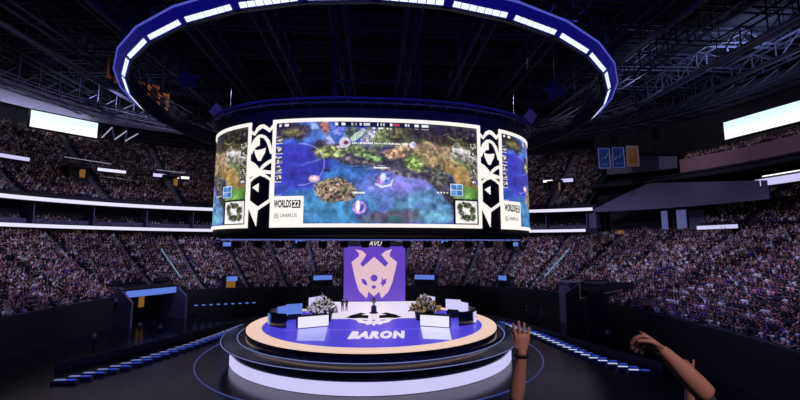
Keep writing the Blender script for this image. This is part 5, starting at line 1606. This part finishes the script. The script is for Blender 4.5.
def fan(name, label, wrist, hand_d, hand_side, hand_n, elbow, floor_z, head, shirt, curl, spread, k=1.0, bracelet=False, thick=1.0, tout=.72):
    """standing spectator seen from behind, one arm raised. head: centre of the head"""
    t = empty(name, (head[0], head[1], floor_z)); tag(t, label, 'person', None)
    o = Vector((head[0], head[1], floor_z)); hz = head[2] - floor_z
    L = lambda p: Vector(p) - o
    W = L(wrist); E = L(elbow); neck = Vector((0, 0, hz - .15)); sh_z = hz - .25
    side = 1 if E.x > 0 else -1
    shl = Vector((side * .19, 0, sh_z)); shr = Vector((-side * .19, 0, sh_z))
    # body: pelvis, spine, legs, arms in one skin
    nodes = [((0, 0, .92), (.17, .12)), ((0, 0, 1.12), (.15, .11)), ((0, 0, sh_z - .06), (.19, .12)), (tuple(neck), (.065, .065)),
             (tuple(shl), .075), (tuple((shl + E) / 2), .055), (tuple(E), .045),
             (tuple(shr), .075), (tuple(shr + Vector((-side * .06, 0, -.28))), .05), (tuple(shr + Vector((-side * .03, .14, -.5))), .04),
             ((.10, 0, .85), .10), ((.11, 0, .48), .07), ((.11, .01, .08), .05), ((-.10, 0, .85), .10), ((-.11, 0, .48), .07), ((-.11, .01, .08), .05),
             ((.11, .16, .05), .045), ((-.11, .16, .05), .045)]
    edges = [(0, 1), (1, 2), (2, 3), (2, 4), (4, 5), (5, 6), (2, 7), (7, 8), (8, 9), (0, 10), (10, 11), (11, 12), (0, 13), (13, 14), (14, 15), (12, 16), (15, 17)]
    body = skin_chain('body', nodes, edges, shirt, t, 0, 2)
    # forearm
    d = (W - E)
    fa = [(tuple(E - d * .10), .040 * thick), (tuple(E), .043 * thick), (tuple(E + d * .35), .043 * thick), (tuple(E + d * .75), .033 * thick), (tuple(W), .0265 * k), (tuple(W + hand_d.normalized() * .03), .027 * k)]
    fore = skin_chain('forearm', fa, [(i, i + 1) for i in range(5)], M['skin'], t, 0, 2)
    hn = hand_nodes(W, hand_d, hand_side, hand_n, curl, spread, k, tout)
    # head
    V, F, Cc = [], [], []
    sphere_into(V, F, (0, .01, hz), .10, 20, 14, 1, Cc, .80, .98, 1.2)
    hm = bpy.data.meshes.new('head'); hm.from_pydata([tuple(v) for v in V], [], F)
    V, F, Cc = [], [], []
    limb(V, F, [(0, 0, hz - .2), (0, 0, hz - .07)], [.056, .054], 12, 1, Cc)
    for s in (-1, 1): sphere_into(V, F, (s * .082, .01, hz - .01), .026, 8, 6, 1, Cc, .45, .9, 1.3)
    limb(V, F, [(0, .10, hz + .01), (0, .128, hz - .03)], [.012, .018], 6, 1, Cc)
    for s in (-1, 1): sphere_into(V, F, (s * .034, .098, hz + .012), .014, 8, 6, 1, Cc)
    limb(V, F, [(-.025, .105, hz - .062), (.025, .105, hz - .062)], [.008, .008], 6, 1, Cc)
    nm = bpy.data.meshes.new('neck'); nm.from_pydata([tuple(v) for v in V], [], F)
    join_meshes('body', [body, fore, hm, nm] + hn, [shirt, M['skin']], t, [0, 1, 1, 1] + [1] * len(hn))
    mb = MB(); mb.ball((0, -.015, hz + .025), .112, .86, 1.0, 1.12, 20, 14); mb.build('hair', M['hair'], t, True)
    if bracelet:
        mb = MB(); dn = hand_d.normalized(); c = W - d.normalized() * .015
        s1 = dn.cross(Vector((0, 1, 0))).normalized(); s2 = dn.cross(s1)
        for q in range(14):
            a = 2 * pi * q / 14; mb.ball(c + s1 * cos(a) * .034 + s2 * sin(a) * .034, .0105, 1, 1, 1, 8, 6)
        b = mb.build('bead_bracelet', M['bead'] if 'bead' in M else M.setdefault('bead', material('black_beads', rgb(24, 22, 30), 0.25)), t, True); b['label'] = 'black beaded bracelet'
    return t
v = Vector
GZ = 6.2
M['tee_black'] = material('black_tee', rgb(24, 24, 32), 0.9, 0, 0.2, 8)
M['tee_grey'] = material('grey_tee', rgb(56, 56, 70), 0.9, 0, 0.2, 8)
fan('raised_hand_spectator', 'person in black raising an open hand with a beaded bracelet before the stage edge', (0.925, -45.46, 8.44), v((0.06, .06, 1)), v((-1, 0.1, 0)), v((0, 1, 0)), (0.895, -45.42, 8.17), GZ, (0.62, -45.3, 7.80), M['tee_black'], (.12, .06, .08, .16, .0), .13, 1.2, bracelet=True, thick=1.15, tout=.36)
fan('raised_fist_spectator', 'person in grey raising a bare arm with a half closed hand, lower right', (1.385, -46.11, 8.600), v((-.85, .25, .62)), v((-.45, -.3, .6)), v((-.2, .5, -1)), (1.535, -46.14, 8.43), GZ + .35, (1.95, -46.0, 8.12), M['tee_grey'], (1.15, 1.25, 1.3, 1.35, .5), .03, 1.15, thick=1.25, tout=.4)
fan('raised_fingers_spectator', 'person whose pale fingertips just show right of the bare raised arm', (2.20, -45.23, 8.20), v((0, .1, 1)), v((-1, 0, 0)), v((0, 1, 0)), (2.21, -45.2, 7.95), GZ, (2.45, -45.25, 7.70), M['tee_black'], (.1, .9, .9, .1, .1), .3, 0.9)
# concrete of the near stand under the viewer
mb = MB()
for k in range(-3, 19):
    yc = -45.3 + k * 0.85; z = GZ - 0.35 * k
    if z < ZF + .3: break
    mb.box((0, yc, z - 0.5), (30, 0.86, 1.0))
tag(mb.build('near_stand', M['concrete']), 'stepped concrete of the near stand', None, None, 'structure')

# ---------------------------------------------------------------- light
w = bpy.data.worlds.new('world'); SC.world = w; w.use_nodes = True
w.node_tree.nodes['Background'].inputs[0].default_value = (0.22, 0.20, 0.38, 1)
w.node_tree.nodes['Background'].inputs[1].default_value = 0.05

def spot(x, y, z, tx, ty, tz, power, col, size=1.2, blend=.6, rad=.35):
    l = bpy.data.lights.new('fill_spot', 'SPOT'); l.energy = power; l.color = col; l.spot_size = size; l.spot_blend = blend; l.shadow_soft_size = rad
    o = bpy.data.objects.new('fill_spot', l); COL.objects.link(o); o.location = (x, y, z)
    d = Vector((tx - x, ty - y, tz - z)); o.rotation_euler = d.to_track_quat('-Z', 'Y').to_euler()
    return o
PUR = (.60, .58, 1.0); WRM = (.80, .74, 1.0); BLU = (.25, .3, 1.0)
for a in (-20, 5, 30, 60, 90, 120, 150, 175):  # added fill lamps that brighten the crowd in the stands
    r = radians(a); q = se(r, 30, 26)
    tl = low_pt(r, .45); tu = up_pt(r, .5)
    spot(q.x * .8, q.y * .8, 33.5, tl.x, tl.y, tl.z, 21500, PUR, 1.15)
    spot(q.x * .5, q.y * .5, 30.5, tu.x, tu.y, tu.z, 9000, WRM, 0.9)
for a in (225, 248, 270, 292, 315):  # added unseen blue lamps that stand for the hazy glow inside the ring
    r = radians(a); l = bpy.data.lights.new('ring_glow', 'POINT'); l.energy = 1500; l.color = (.05, .05, 1.0); l.shadow_soft_size = .3
    o = bpy.data.objects.new('ring_glow', l); COL.objects.link(o); o.location = (cos(r) * 24.2, sin(r) * 24.2, 27.2)
def area(x, y, z, tx, ty, tz, sx, sy, power, col):
    l = bpy.data.lights.new('wash', 'AREA'); l.shape = 'RECTANGLE'; l.size = sx; l.size_y = sy; l.energy = power; l.color = col
    o = bpy.data.objects.new('wash', l); COL.objects.link(o); o.location = (x, y, z)
    d = Vector((tx - x, ty - y, tz - z)); o.rotation_euler = d.to_track_quat('-Z', 'Y').to_euler(); return o
# wall washers above the left wall screen and bluish work lights over the right roof steel
area(-68, 36, 37.2, -74, 41, 40.5, 16, .4, 260, (.72, .72, 1))
area(58, 8, 39.5, 60, 10, 44, 10, 3, 2600, (.45, .55, 1))
area(48, 18, 37.0, 49, 20, 44, 6, 2, 900, (.5, .58, 1))
area(-46, 26, 35.5, -50, 30, 44, 10, 2, 700, (.5, .55, 1))
# added unseen lamp behind the viewer that brightens the foreground arms
spot(2.2, -50.5, 12.5, 1.5, -45.6, 8.4, 620, (1, .78, .82), .7)
spot(-9, -13.2, 9.6, -6.4, 5.5, 1.6, 6000, (1, .97, 1), .35)  # added pair of spots that brighten the leafy arrangements behind the counters
spot(9, -13.2, 9.6, 6.4, 5.5, 1.6, 6000, (1, .97, 1), .35)

vs_ = SC.view_settings
vs_.view_transform = 'Standard'; vs_.look = 'None'; vs_.gamma = 1.0; vs_.exposure = 0.0; vs_.use_curve_mapping = False
try: SC.cycles.max_bounces = 5; SC.cycles.use_denoising = True
except Exception: pass
